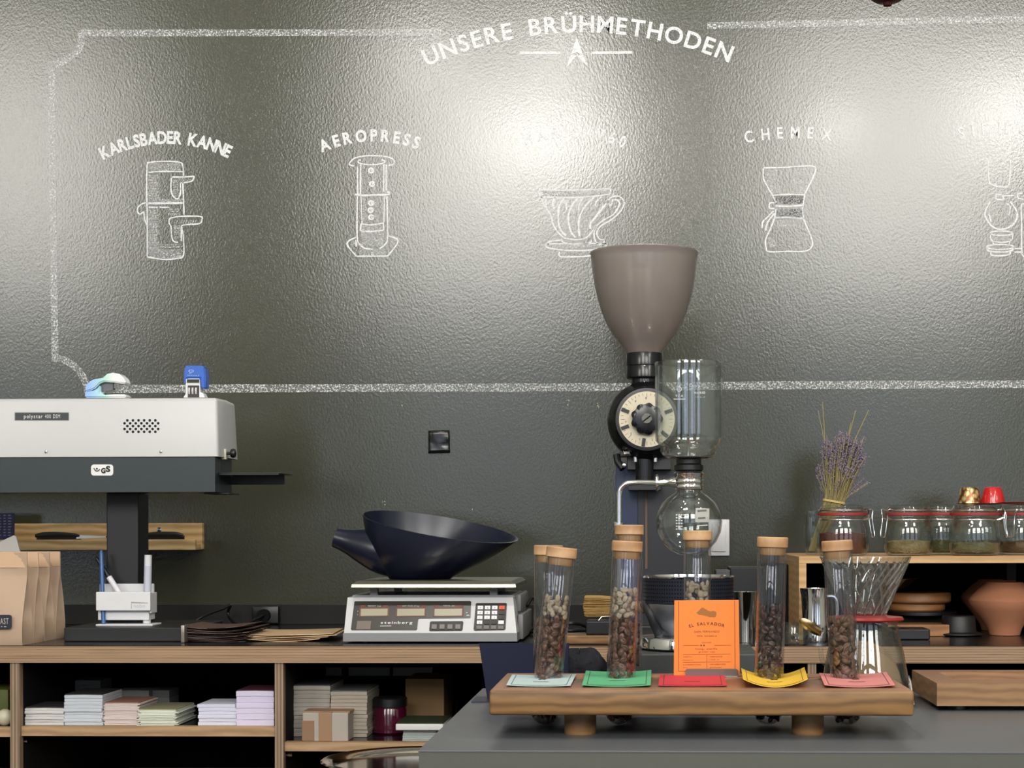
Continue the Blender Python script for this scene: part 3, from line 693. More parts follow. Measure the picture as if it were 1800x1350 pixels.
# knives lying on it
def knife(name, px0, px1, blade, Y, label, zoff=0.005):
    a = at(px0, 945, Y); b_ = at(px1, 945, Y); r = .0055; zc = zl + r + .006 + zoff
    k = thing(name, (a.x, Y, zl), label, 'knife')
    L_ = b_.x - a.x; pts = []; rs = []
    for i in range(13):
        t = i / 12; pts.append((a.x + L_ * t, Y, zc + .0022 * math.sin(t * 3.1) )); rs.append(r * (.55 + .5 * math.sin(min(1, t * 6) * 1.57)) * (1 - .45 * t * t) if t < 1 else r * .3)
    MB().tube(pts, r, 12, rs=rs, flat=.7).build('handle', M_BLKP, k)
    c0 = at(blade[0], 945, Y).x; c1 = at(blade[1], 945, Y).x
    MB().prism([(c0, Y, zc + .0015), (c1, Y, zc - .001), (c1, Y, zc - .0035), (c0, Y, zc - .0055)], (0, .0014, 0)).build('blade', M_STEEL, k, smooth=0)
    MB().box(min(a.x, b_.x), max(a.x, b_.x), Y + .006, Y + .010, zl + .0001, zc).build('heel', M_BLKP, k, smooth=0)
knife('paring_knife', 62, 140, (134, 186), 3.14, 'black-handled knife lying on the ledge left of the sealer column')
knife('peeler', 322, 243, (246, 160), 3.145, 'black-handled tool lying on the ledge right of the sealer column')
# navy leaflet standing on the ledge at the far left
Y = 3.125
lf = MB().box(XX(-40, Y), XX(24, Y), Y, Y + .006, zl, ZZ(899, Y), bev=.0006)
o = lf.build('leaflet', mat('violet_navy_card', (46, 44, 84), .5), smooth=0); tag(o, 'dark violet-navy printed leaflet standing at the left end of the ledge', 'leaflet')
pr = MB()
for i in range(8):
    y = 905 + i * 5
    for (a, b_) in ((-8, 3), (6, 12), (14, 21)):
        pr.add([at(a, y, Y - .0003), at(b_ - random.random() * 3, y, Y - .0003), at(b_ - random.random() * 3, y + 2, Y - .0003), at(a, y + 2, Y - .0003)], [[0, 1, 2, 3]])
pr.build('print', mat('pale_print', (120, 120, 160), .6), o, smooth=0)

# kraft coffee bags in a row
def kraft_bag(x0, x1, yf, dep, ztop, lean=0.0, seed=0):
    rnd = random.Random(seed); mb = MB(); rings = []
    H = ztop - ZT; n = 22
    for j in range(n + 1):
        t = j / n; z_ = ZT + H * t
        d = dep * (1 - max(0, (t - .12) / .62) ** 1.5 * .96) if t < .74 else dep * .04
        if t < .04: d *= .94
        d = max(d, .0016); gi = .030 * min(1, max(0, t - .06) / .35) * (1 if t < .7 else max(.15, 1 - (t - .7) * 6))
        ym = yf + dep / 2 + lean * t
        bul = .004 * math.sin(min(1, t / .7) * math.pi)
        w1 = .0025 * math.sin(t * 19 + seed) * (t < .7)
        q = []
        K = 8
        for i in range(K + 1):
            u = i / K; q.append(Vector((x0 + (x1 - x0) * u, ym - d / 2 - bul * math.sin(u * math.pi) - .0012 * math.sin(u * 11 + t * 9 + seed), z_)))
        q.append(Vector((x1 - gi - w1, ym, z_)))
        for i in range(K + 1):
            u = 1 - i / K; q.append(Vector((x0 + (x1 - x0) * u, ym + d / 2 + bul * math.sin(u * math.pi), z_)))
        q.append(Vector((x0 + gi + w1, ym, z_)))
        rings.append(q)
    mb.loft(rings); return mb
xr = XX(40, 2.61, 1100); xl = xr - .145
bag0 = None
blabels = ['frontmost kraft coffee bag with a dark label at the left edge of the worktop', 'second kraft coffee bag, directly behind the labelled front bag', 'third kraft coffee bag, between the second and the rearmost', 'rearmost kraft coffee bag of the row, nearest the wall']
for k in range(4):
    y0 = 2.607 + .050 * k
    nm = 'coffee_bag'
    root = thing(nm, ((xl + xr) / 2, y0 + .024, ZT), blabels[k], 'coffee bag', 'kraft coffee bags in a row')
    zt = ZZ((971, 971, 971, 970)[k], y0 + .03, 60)
    kraft_bag(xl, xr, y0, .046, zt, 0.0, k * 3 + 1).build('bag_body', M_KRAFT, root, smooth=50)
    sm = MB(); zs = zt
    sm.box(xl + .0005, xr - .0005, y0 + .0215, y0 + .0245, zs - .024, zs + .0006, bev=.0006); sm.build('top_seal', mat('kraft_seal', (206, 172, 142), .55, var=.05), root, smooth=0)
    if k == 0:
        YL = y0 - .0075; P = [at(x, y, YL) for x, y in rrect(-32, 1081, 19, 1105, 4)]
        lb = MB().prism(P, (0, .004, 0)); l_ = lb.build('label', mat('navy_label', (28, 34, 54), .45), root, smooth=0)
        tx = MB(); text_on(tx, 'ROAST', at(15, 1097, YL - .0004), (1, 0, 0), (0, 0, 1), .0092, off=0.0, gap=.14, align='r', width=.0235)
        for a in ((-4, -1), (2, 4), (7, 11)): tx.add([at(a[0], 1101, YL - .0004), at(a[1], 1101, YL - .0004), at(a[1], 1102.2, YL - .0004), at(a[0], 1102.2, YL - .0004)], [[0, 1, 2, 3]])
        tx.build('lettering', mat('cream_print', (190, 186, 168), .6), l_, smooth=0, fixn=False)
# folded white sheet rising behind the front bag
Y = 2.845
m = MB().prism([at(-20, 985, Y), at(-12, 958, Y), at(24, 941, Y), at(28, 943, Y), at(42, 995, Y), at(42, 1120, Y), at(-20, 1120, Y)], (0, .004, 0))
m.v = [(v[0], v[1], max(v[2], ZT)) for v in m.v]
tag(m.build('paper_sheet', mat('white_folded_paper', (206, 202, 196), .7), smooth=0), 'pointed white folded paper sheet sticking up behind the kraft bags', 'paper sheet')

# bag sealing machine on its stand
cx0, cx1 = XX(187, 2.78), XX(243, 2.78)
bs = thing('bag_sealer', ((cx0 + cx1) / 2, 2.8, ZT), 'large cream and dark slate bag sealing machine on a black column at the left', 'bag sealer')
YS = 2.70
zt, zm_, zb_ = ZZ(699.5, YS, 200), ZZ(803, YS, 200), ZZ(865, YS, 200)
xL = XX(-420, YS)
def P8(x0, x1, y0, y1, xr_b, z_): return [Vector((x0, y0, z_)), Vector((x1, y0, z_)), Vector((xr_b, y1, z_)), Vector((x0, y1, z_))]
hb = bmesh.new()
xa = XX(384, YS); xb2 = XX(402.5, YS + .065); xa2 = XX(381, YS); xb3 = XX(397, YS + .06)
ring0 = [(xL, YS), (xa, YS), (xb2, YS + .065), (xb2, YS + .13), (xL, YS + .13)]
ring1 = [(xL, YS + .004), (xa2, YS + .004), (xb3, YS + .063), (xb3, YS + .125), (xL, YS + .125)]
vs0 = [hb.verts.new((x, y, zm_)) for x, y in ring0]; vs1 = [hb.verts.new((x, y, zt)) for x, y in ring1]
hb.faces.new(vs0[::-1]); hb.faces.new(vs1)
for i in range(5): hb.faces.new([vs0[i], vs0[(i + 1) % 5], vs1[(i + 1) % 5], vs1[i]])
top_e = [e for e in hb.edges if all(v in vs1 for v in e.verts)] + [e for e in hb.edges if (e.verts[0] in vs0) != (e.verts[1] in vs0)]
bmesh.ops.bevel(hb, geom=top_e, offset=.0055, segments=4, affect='EDGES', profile=.5)
MB().bm(hb).build('upper_housing', M_CREAM, bs, smooth=50)
xd = XX(378, YS); xd2 = XX(388, YS + .05)
lh = MB().prism([(xL, YS + .0015, zb_), (xd, YS + .0015, zb_), (xd2, YS + .05, zb_), (xd2, YS + .125, zb_), (xL, YS + .125, zb_)], (0, 0, zm_ - zb_ - .001)).build('lower_housing', M_SLATE, bs, smooth=0)
fx = lambda x, y, d=0.0: at(x, y, YS - d)
# front plane leans by 4 mm towards the top: keep decals just proud of it
def face(x, y, d=.0004):
    t = (803 - y) / 104; return at(x, y, YS + .004 * t - d)
npl = MB().prism([face(*q) for q in [(26.5, 738.5), (120.5, 738.5), (120.5, 725.5), (26.5, 725.5)]], (0, .0006, 0)).build('name_plate', mat('plate_dark', (40, 42, 50), .4), bs, smooth=0)
MB().prism([face(x, y, .0002) for x, y in [(25.5, 739.5), (121.5, 739.5), (121.5, 724.5), (25.5, 724.5)]], (0, .0004, 0)).build('plate_rim', mat('plate_rim', (150, 150, 152), .4), npl, smooth=0)
tx = MB(); text_on(tx, 'polystar', face(42, 735.2, .0012), (1, 0, 0), (0, 0, 1), .0062, width=.0305, off=.012, align='l')
text_on(tx, '400 DSM', face(79, 735.2, .0012), (1, 0, 0), (0, 0, 1), .0062, width=.0245, off=.005, align='l')
tx.build('lettering', mat('plate_print', (214, 214, 216), .5), npl, smooth=0, fixn=False)
vh = MB()
for r_ in range(5):
    for c_ in range(6 + (r_ % 2)):
        x = 223.8 + c_ * 9.85 - (r_ % 2) * 4.9; y = 739 + r_ * 5.0
        vh.prism([face(*q, .0003) for q in circ((x, y), 2.35, 12)], (0, .0004, 0))
o = vh.build('ventilation_holes', mat('vent_black', (14, 14, 14), .8), bs, smooth=0); o['label'] = 'round black ventilation holes'
for x in (81, 283):
    sc = MB().lathe([(.0028, -.0004), (.0028, .0004), (.0022, .0014), (.0, .002)], face(x, 794, .0002), 16, axis=(0, -1, 0)).build('screw', M_CHROME, bs)
# GS mark
g = MB().prism([at(x, y, YS + .001) for x, y in rrect(160, 816.5, 199, 836, 5)], (0, .0008, 0)).build('safety_sticker', mat('sticker_white', (232, 232, 232), .4), bs, smooth=0)
tx = MB(); f3 = lambda x, y: at(x, y, YS + .0005)
text_on(tx, 'G', f3(177.5, 831.5), (1, 0, 0), (0, 0, 1), .0078, width=.0075, off=.05, align='l'); text_on(tx, 'S', f3(186, 829), (1, 0, 0), (0, 0, 1), .0086, width=.0072, off=.05, align='l')
ribbon(tx, qarc(170.5, 823.5, 4.6, 10, 170, 10), 1.7, f3); ribbon(tx, [(166, 824), (164.5, 823)], 1.7, f3)
tx.prism([f3(*q) for q in circ((170.3, 824.0), 1.7, 12)], (0, -.0001, 0)); tx.build('mark', mat('sticker_black', (20, 22, 30), .5), g, smooth=0, fixn=False)
# knob, side tray, column, foot
kp = at(397, 797, YS + .045)
MB().lathe([(.0025, 0), (.0025, .006), (.0065, .0075), (.0075, .011), (.0065, .0145), (0, .0165)], (kp.x + .001, kp.y, kp.z), 20, axis=(1, 0, 0)).build('knob', M_BLKP, bs)
MB().box(kp.x - .006, kp.x + .0015, kp.y - .006, kp.y + .006, kp.z - .010, kp.z + .007, bev=.001).build('knob_boss', mat('cream_boss', (206, 200, 184), .4), bs)
ty0 = YS + .03
tr = MB(); zt1 = ZZ(828, ty0); tr.box(XX(385, ty0), XX(494, ty0), ty0, ty0 + .09, zt1 - .0022, zt1, bev=.0005)
tr.box(XX(385, ty0), XX(490, ty0), ty0, ty0 + .0015, zt1 - .004, zt1 - .002)
tr.box(XX(388, ty0 + .05), XX(494, ty0 + .06), ty0 + .088, ty0 + .09, ZZ(850, ty0 + .09), zt1 - .0022).build('side_tray', mat('tray_black', (26, 27, 28), .35), bs, smooth=0)
MB().box(XX(378, ty0 + .09), XX(420, ty0 + .09), ty0 + .02, ty0 + .095, ZZ(868, ty0 + .09), ZZ(865.5, ty0 + .09)).build('bracket', mat('tray_black', (26, 27, 28), .35), bs, smooth=0)
MB().box(cx0, cx1, 2.78, 2.84, ZT + .012, zb_ + .001, bev=.002).build('column', mat('column_black', (19, 20, 28), .45), bs, smooth=0)
zs0 = ZZ(1103, 2.69)
MB().box(XX(112, 2.69), XX(328, 2.69), 2.69, 2.92, ZT, zs0, bev=.0018).build('foot_plate', mat('foot_black', (24, 25, 27), .38), bs, smooth=0)
ch = at(268, 699.2, YS + .05)
MB().lathe([(.003, -.001), (.0022, .001), (0, .0016)], (ch.x, YS + .05, zt), 12).build('cap', M_WHITE, bs)

# stapler on the sealer
YS2 = 2.745
stp = thing('stapler', (at(185, 699, YS2).x, YS2, zt), 'pastel blue and white desk stapler on top of the sealer', 'stapler')
def sp(pts, Y, thick): 
    return [at(x, y, Y) for x, y in pts]
def pastel():
    m = bpy.data.materials.new('pastel_gradient_plastic'); m.use_nodes = True; nt = m.node_tree; N = nt.nodes; L = nt.links; b = N['Principled BSDF']
    tc = N.new('ShaderNodeTexCoord'); sx = N.new('ShaderNodeSeparateXYZ'); L.new(tc.outputs['Object'], sx.inputs[0])
    mr = N.new('ShaderNodeMapRange'); mr.inputs[1].default_value = -.034; mr.inputs[2].default_value = .032; L.new(sx.outputs[0], mr.inputs[0])
    cr = N.new('ShaderNodeValToRGB'); e = cr.color_ramp.elements; e[0].color = (*lin((150, 184, 240)), 1); e[0].position = .15; e[1].color = (*lin((235, 238, 238)), 1); e[1].position = .8
    k = cr.color_ramp.elements.new(.55); k.color = (*lin((178, 222, 214)), 1)
    L.new(mr.outputs[0], cr.inputs[0]); L.new(cr.outputs[0], b.inputs['Base Color']); b.inputs['Roughness'].default_value = .25; return m
M_PAST = pastel()
def side(pts, Y, t, name, m, par, bev=.002, sm=40):
    b = bmesh.new(); vs = [b.verts.new(at(x, y, Y)) for x, y in pts]; f = b.faces.new(vs)
    r = bmesh.ops.extrude_face_region(b, geom=[f]); bmesh.ops.translate(b, verts=[v for v in r['geom'] if isinstance(v, bmesh.types.BMVert)], vec=(0, t, 0))
    bmesh.ops.recalc_face_normals(b, faces=b.faces[:])
    if bev: bmesh.ops.bevel(b, geom=[e for e in b.edges if e.calc_face_angle(0) > .6], offset=bev, segments=2, affect='EDGES', clamp_overlap=True)
    return MB().bm(b).build(name, m, par, smooth=sm)
side([(148.5, 699), (149, 690), (152, 686), (160, 688), (170, 683), (176, 676), (176, 690), (184, 694), (200, 693), (221, 693), (222, 699)], YS2 - .014, .028, 'base', M_PAST, stp)
side([(149, 688), (150, 680), (155, 671), (165, 666.5), (180, 664), (188, 657), (198, 655), (209, 657), (217, 664), (221.5, 674), (212, 674), (200, 672), (182, 671), (175, 674), (168, 682), (160, 686), (153, 687.5)], YS2 - .015, .030, 'upper_arm', M_PAST, stp)
side([(177, 675), (186, 672), (199, 673), (199, 688), (178, 690)], YS2 - .006, .012, 'magazine_shadow_plate', mat('stapler_grey', (96, 98, 104), .4), stp, .0005)
side([(200, 674), (208, 674), (208, 682), (204, 684), (200, 682)], YS2 - .009, .018, 'driver_head', M_CHROME, stp, .0005)
side([(176, 689.5), (204, 684.5), (204, 687), (178, 693)], YS2 - .006, .012, 'magazine', M_CHROME, stp, .0003)
# self-inking stamp
st = thing('rubber_stamp', (at(342, 699, YS2).x, YS2, zt), 'blue and white self-inking stamp on top of the sealer', 'stamp')
side([(324, 645), (328, 642.5), (354, 642.5), (359.5, 645.5), (361, 662), (360.5, 682), (357, 683.5), (353, 681), (352, 665), (328.5, 665), (328, 671), (325, 676), (323, 672), (323, 660)], YS2 - .013, .026, 'cap', mat('stamp_blue', (44, 98, 196), .3), st, .0018)
side([(326, 665), (351, 665), (352, 690), (356, 690), (360, 699), (322, 699), (324, 695), (326, 694)], YS2 - .0115, .022, 'frame', M_WHITE, st, .0008)
side([(328.5, 666.8), (350, 666.8), (350, 672.5), (328.5, 672.5)], YS2 - .0127, .001, 'ink_slot', M_BLKP, st, 0)
wn = side([(330, 677.5), (350, 677.5), (350, 698.3), (330, 698.3)], YS2 - .0122, .0008, 'window', mat('stamp_shadow', (54, 52, 54), .6), st, 0)
for x in (334.5, 340.5, 346.5):
    ribs = MB(); c0 = at(x - 1.8, 687.5, YS2 - .006); ribs.lathe([(.0078, 0), (.0082, .0007), (.0082, .0022), (.0078, .003)], c0, 24, axis=(1, 0, 0))
    ribs.build('date_wheel', mat('wheel_grey', (196, 192, 196), .4), wn)
tx = MB(); f3 = lambda x, y: at(x, y, YS2 - .0135)
ribbon(tx, rrect(332, 650.5, 340, 654, 1.7), 1.0, f3, closed=True); ribbon(tx, [(332.5, 656.2), (336, 656.2)], .8, f3)
for i in range(7): ribbon(tx, [(330 + i * 3, 659.6), (331.4 + i * 3, 659.6)], 1.2, f3)
tx.build('print', mat('stamp_print', (180, 200, 240), .5), st, smooth=0, fixn=False)

# pen holder
YP = 2.735
zfp = zs0
ph = thing('pen_holder', (at(216, 1090, YP).x, YP, zfp), 'white stepped plastic pen holder on the foot of the sealer', 'pen holder')
def bxp(x0, x1, y0, y1, Y, d, bev=.0012, mb=None):
    mb = mb or MB(); a = at(x0, y1, Y); b_ = at(x1, y0, Y); return mb.box(a.x, b_.x, Y, Y + d, a.z, b_.z, bev=bev)
bt = MB(); a = at(168, 1089, YP - .006); b_ = at(268, 1089, YP - .006)
bt.box(a.x, b_.x, YP - .006, YP + .045, zfp + .0002, zfp + .003, bev=.0008)
bxp(172, 262, 1074, 1090, YP + .008, .034, mb=bt); bt.v = [(v[0], v[1], max(v[2], zfp + .0002)) for v in bt.v]
bt.build('base_tray', M_WHITE, ph, smooth=0)
fbk = bxp(168.5, 264, 1040.5, 1073.5, YP - .004, .010).build('front_panel', M_WHITE, ph, smooth=0)
bk = MB(); bxp(175, 270, 1026, 1046, YP + .036, .006, mb=bk); a = at(172, 1040, YP + .036)
for x_ in (174, 262): bxp(x_, x_ + 4, 1042, 1078, YP + .006, .032, mb=bk)
bk.build('rear_panel', M_WHITE, ph, smooth=0)
fr = MB(); f3 = lambda x, y: at(x, y, YP - .0045)
ribbon(fr, [(231, 1070), (231, 1059), (260, 1060)], .9, f3); fr.build('embossed_frame', M_GREYP, fbk, smooth=0, fixn=False)
tx = MB(); text_on(tx, 'nobo', f3(245, 1068), (1, 0, 0), (0, 0, 1), .0062, width=.018, off=0.0); tx.build('embossed_name', mat('emboss_grey', (190, 190, 198), .5), fbk, smooth=0, fixn=False)
def pen(name, p0, p1, r, parts, label, cat='pen'):
    a, b_ = Vector(p0), Vector(p1); t = thing(name, tuple(a), label, cat)
    for pn, t0, t1, rr0, rr1, mm in parts: MB().cyl(a + (b_ - a) * t0, a + (b_ - a) * t1, rr0, rr1, 14).build(pn, mm, t)
    return t
zb0 = zfp + .0034
q = at(182, 1087, YP + .002); q.z = zb0
pen('blue_pen', q, at(178, 968, YP + .022), .0033, [('barrel', 0, .96, .0034, .0034, mat('pen_blue', (50, 92, 150), .35)), ('cap_end', .96, 1, .0034, .0026, mat('pen_blue', (50, 92, 150), .35))], 'slim blue pen standing at the left of the white pen holder')
q0 = at(210, 1043, YP + .014); q1 = at(168, 978, YP + .030); d_ = (q0 - q1); q0 = q1 + d_ * 1.42
q0 = q0 if q0.z > zb0 else q0
pen('marker_pen', q0, q1, .004, [('barrel', 0, .60, .0048, .0048, mat('marker_white', (214, 214, 222), .4)), ('cap', .60, .95, .0038, .0034, M_BLKP), ('clip', .95, 1, .0030, .002, M_BLKP)], 'black-capped white marker leaning in the pen holder', 'marker')
ed = MB()
q = at(258, 1046, YP + .018); q.z = zb0
pen('white_marker', q, at(260.5, 975.5, YP + .018), .005, [('barrel', 0, 1, .0062, .0060, mat('marker_white', (222, 222, 230), .4)), ('band', .30, .84, .00635, .0062, mat('marker_band', (190, 194, 210), .5))], 'plain white marker standing upright at the right of the pen holder', 'marker')
# cable and socket behind
def cable(name, pts, r, label, m=M_BLKP, cat='cable'):
    P = smoothpath(pts, 8); o = MB().tube(P, r, 8).build(name, m, smooth=60); return tag(o, label, cat)
cable('power_cable', [at(242, 1010, 2.88), at(262, 1050, 2.95), (at(275, 1082, 3.0).x, 3.0, ZT + .004), (at(320, 1086, 3.02).x, 3.02, ZT + .004), at(360, 1082, 3.05), at(392, 1070, 3.10), at(405, 1064, 3.13), at(401, 1075, 3.15), at(405, 1088, 3.14), (at(425, 1090, 3.1).x, 3.1, ZT + .004), at(470, 1078, 3.165)], .0028, 'thin black power cable looping behind the pen holder to the socket')
so_ = thing('power_socket', (at(466, 1078, 3.17).x, YW - .016, ZT), 'black power socket on the dark upstand near the brown paper bags', 'socket')
a = at(443, 1092, 3.17); b_ = at(490, 1065, 3.17)
MB().box(a.x, b_.x, 3.168, YW - .0163, ZT + .002, b_.z, bev=.003).build('socket_housing', M_BLKP, so_)
MB().cyl((a.x + .024, 3.155, (ZT + b_.z) / 2), (a.x + .024, 3.168, (ZT + b_.z) / 2), .012, n=20).build('plug', M_BLKM, so_)
# loose flat bags beside the scale
def flatbag(px0, px1, y0, y1, zoff, c, label, group, seed, sk=0.0, lift=.0):
    rnd = random.Random(seed); mb = MB(); K = 10
    xa, xb = XX(px0, y0, 1110), XX(px1, y0, 1110); A = []; 
    for side_ in (0, 1):
        for j in range(5):
            for i in range(K + 1):
                u, v = i / K, j / 4
                A.append(Vector((xa + (xb - xa) * u + sk * v, y0 + (y1 - y0) * v + .01 * u * rnd.uniform(.6, .9), ZT + zoff + lift * (abs(u - .5) * 2) ** 2 + .0009 * side_ + .0006 * math.sin(u * 6 + seed))))
    n1 = K + 1; o_ = 5 * n1; fs = []
    for j in range(4):
        for i in range(K):
            a = j * n1 + i; fs.append([a, a + 1, a + 1 + n1, a + n1]); fs.append([o_ + a, o_ + a + n1, o_ + a + 1 + n1, o_ + a + 1])
    for i in range(K): fs.append([i, o_ + i, o_ + i + 1, i + 1]); a = 4 * n1 + i; fs.append([a, a + 1, o_ + a + 1, o_ + a])
    for j in range(4):
        a = j * n1; fs.append([a, a + n1, o_ + a + n1, o_ + a]); a += K; fs.append([a, o_ + a, o_ + a + n1, a + n1])
    mb.add(A, fs); o = mb.build('flat_paper_bag', mat('flatbag_%d_%d_%d' % c, c, .6), smooth=30)
    return tag(o, label, 'paper bag', group)
GB = 'dark flat paper bags in a pile'
lab = 'flat dark brown paper bag in the thick pile left of the kraft sheets'
cols = [(36, 26, 26), (88, 66, 58), (60, 44, 40), (104, 82, 70), (70, 50, 48), (44, 34, 32), (112, 88, 76), (52, 38, 38), (80, 58, 54)]
for i in range(11):
    flatbag(318 + random.uniform(0, 9), 436 + random.uniform(-10, 6), 2.67 + random.uniform(0, .012), 2.80, .0004 + i * .0021, cols[i % 9], lab, GB, i, lift=.0015 + .0003 * i)
MB_ = MB(); a = at(320, 1118, 2.668); MB_.box(a.x, a.x + .006, 2.66, 2.69, ZT + .0005, ZT + .028, bev=.001)
tag(MB_.build('binder_clip', mat('clip_grey', (136, 130, 122), .35, .6)), 'small grey metal clip on the left corner of the dark bag pile', 'clip')
GK = 'kraft sheets beside the scale'
kl = ['lowest kraft sheet beside the scale', 'second lowest kraft sheet beside the scale', 'second highest kraft sheet beside the scale', 'topmost kraft sheet beside the scale, its right corner near the scale']
for i in range(4):
    flatbag(430 - i * 1.5, (560, 575, 590, 584)[i], 2.69 + .006 * i, 2.86, .0006 + i * .0026, (206, 176, 140) if i != 1 else (176, 146, 116), kl[i], GK, 20 + i, sk=-.01, lift=.003)
# ================================================================ SCALE AND SCOOP
Y0 = 2.655
sc = thing('kitchen_scale', (at(760, 1127, Y0).x, Y0 + .13, ZT), 'grey-white digital price computing scale carrying the black scoop', 'scale')
def RR(px0, px1, y0, y1, py, Yp, dz=0):
    a = at(px0, py, Yp); b_ = at(px1, py, Yp); z_ = a.z + dz
    return [Vector((a.x, y0, z_)), Vector((b_.x, y0, z_)), Vector((b_.x, y1, z_)), Vector((a.x, y1, z_))]
ztop = ZZ(1050, Y0 + .045, 760); zmid = ZZ(1112, Y0, 760); ymid = Y0 + .003; ytop = Y0 + .042
xs0, xs1 = XX(603, Y0, 1120), XX(909, Y0, 1120); xt0, xt1 = XX(611, ytop, 1050), XX(902, ytop, 1050)
ybk = Y0 + .27
b = MB()
def ring(x0, x1, y0, y1, z_): return [Vector((x0, y0, z_)), Vector((x1, y0, z_)), Vector((x1, y1, z_)), Vector((x0, y1, z_))]
b.loft([ring(xs0, xs1, Y0, ybk, ZT + .003), ring(xs0, xs1, Y0, ybk, zmid - .0006)])
b.build('base_skirt', mat('scale_skirt_grey', (136, 137, 140), .45, var=.02), sc, smooth=0)
b = MB(); b.loft([ring(xs0 + .001, xs1 - .001, ymid, ybk - .002, zmid - .0006), ring(xt0, xt1, ytop, ybk - .02, ztop)])
hous = b.build('housing', mat('scale_housing', (196, 197, 200), .35, var=.02), sc, smooth=0)
b = MB(); zt2 = ZZ(1046, Y0 + .05, 760)
b.loft([ring(xt0 + .006, xt1 + .002, ytop + .004, ybk - .02, ztop), ring(xt0 + .007, xt1 - .002, ytop + .008, ybk - .03, zt2)])
b.build('top_deck', mat('scale_deck', (150, 152, 158), .4), sc, smooth=0)
for xx in (at(635, 1, Y0).x, at(880, 1, Y0).x):
    for yy in (Y0 + .03, ybk - .03): MB().cyl((xx, yy, ZT), (xx, yy, ZT + .0035), .008, n=12).build('foot', M_BLKP, sc)
# side wing at the right rear
wg = MB(); wg.box(xt1 - .002, XX(918, Y0 + .1), Y0 + .08, ybk - .03, ZZ(1075, Y0 + .1), ZZ(1043, Y0 + .1), bev=.004); wg.box(xs1 - .003, xs1 + .006, Y0 + .05, ybk - .02, ZT + .003, ZZ(1078, Y0 + .08), bev=.002)
wg.build('side_wing', mat('scale_wing_grey', (120, 120, 120), .45), sc)
# platter on four posts
zp0, zp1 = ZZ(1033.5, Y0 + .025, 760), ZZ(1021, Y0 + .035, 760)
for px, yy in ((658, Y0 + .06), (868, Y0 + .06), (700, ybk - .06), (882, ybk - .05)):
    x_ = XX(px, yy); MB().box(x_ - .006, x_ + .006, yy - .006, yy + .006, zt2 - .0005, zp0 + .004).build('platter_post', M_GREYP, sc, smooth=0)
pa = MB(); X0, X1 = XX(617, Y0 + .02), XX(907, Y0 + .02); yb_ = ybk - .015
pa.loft([ring(X0 + .0015, X1 - .0015, Y0 + .0205, yb_, zp0), ring(X0, X1, Y0 + .02, yb_ + .002, zp0 + .0012), ring(X0 + .001, X1 - .001, Y0 + .021, yb_, zp0 + .006), ring(X0 + .008, X1 - .008, Y0 + .027, yb_ - .008, zp1)])
pa.build('steel_platter', mat('satin_steel', (150, 148, 134), .3, .95), sc, smooth=25)
# sloped front: plane through ymid/zmid and ytop/ztop
pt = Vector((0, ymid, zmid)); sd = Vector((0, ytop - ymid, ztop - zmid)).normalized(); nn = Vector((0, -sd.z, sd.y))
def fs(x, y, d=.0004): return atp(x, y, pt + nn * d, nn)
def plate(pts, d, name, m, par, th=.0006):
    P = [fs(x, y, d) for x, y in pts]; return MB().prism(P, nn * -th).build(name, m, par, smooth=0)
def Lshape():
    o = [(623, 1057.5), (624.5, 1056.8), (826.5, 1056.2), (828.2, 1058), (827, 1085), (825.5, 1086.3), (737, 1087.2), (735, 1089), (733, 1106), (731.5, 1107.6), (618, 1107.6), (616.8, 1105.5)]
    return o
dp = plate(Lshape(), .0007, 'display_panel', mat('panel_black', (52, 48, 46), .3), hous)
for (a, b_) in ((631.5, 683.5), (695.5, 748.5), (761, 814.5)):
    fr = plate([(a, 1084.2), (b_, 1083.6), (b_ + .6, 1067.4), (a + .8, 1068)], .0011, 'display_frame', mat('copper_frame', (110, 74, 60), .5), dp)
    lc = plate([(a + 2.5, 1082.5), (b_ - 2.5, 1082), (b_ - 2, 1069.8), (a + 3, 1070.2)], .0015, 'display', mat('lcd_olive', (158, 152, 130), .3), dp)
pr = MB(); f3 = lambda x, y: fs(x, y, .0012)
text_on(pr, 'WEIGHT (kg)', f3(658, 1066), (1, 0, 0), sd, .0020, width=.021); text_on(pr, 'UNIT PRICE (€/kg)', f3(722, 1066), (1, 0, 0), sd, .0020, width=.027); text_on(pr, 'TOTAL (€)', f3(789, 1065.6), (1, 0, 0), sd, .0020, width=.018)
text_on(pr, 'steinberg', f3(697, 1096.5), (1, 0, 0), sd, .0048, width=.050, off=.02); ribbon(pr, [(668, 1100.5), (688, 1100.3)], 1.2, f3)
text_on(pr, '0', f3(629, 1075.5), (1, 0, 0), sd, .002); text_on(pr, 'T', f3(628.5, 1081.5), (1, 0, 0), sd, .002); ribbon(pr, [(819, 1077), (822, 1077)], 1.4, f3); ribbon(pr, [(820, 1081.5), (825, 1081.5)], 1.4, f3)
pr.build('lettering', mat('panel_print', (214, 214, 214), .5), dp, smooth=0, fixn=False)
pr = MB()
for a, b_ in ((634, 642), (674, 682), (698, 706), (741, 748), (763, 773), (801, 813)): ribbon(pr, [(a, 1065.3), (b_, 1065.2)], 1.6, f3)
pr.build('red_dashes', mat('panel_red', (150, 70, 56), .5), dp, smooth=0, fixn=False)
plate([(626, 1106), (651, 1106), (652.5, 1091.5), (628, 1091.5)], .0011, 'sensor_window', mat('sensor_grey', (116, 104, 98), .5), dp)
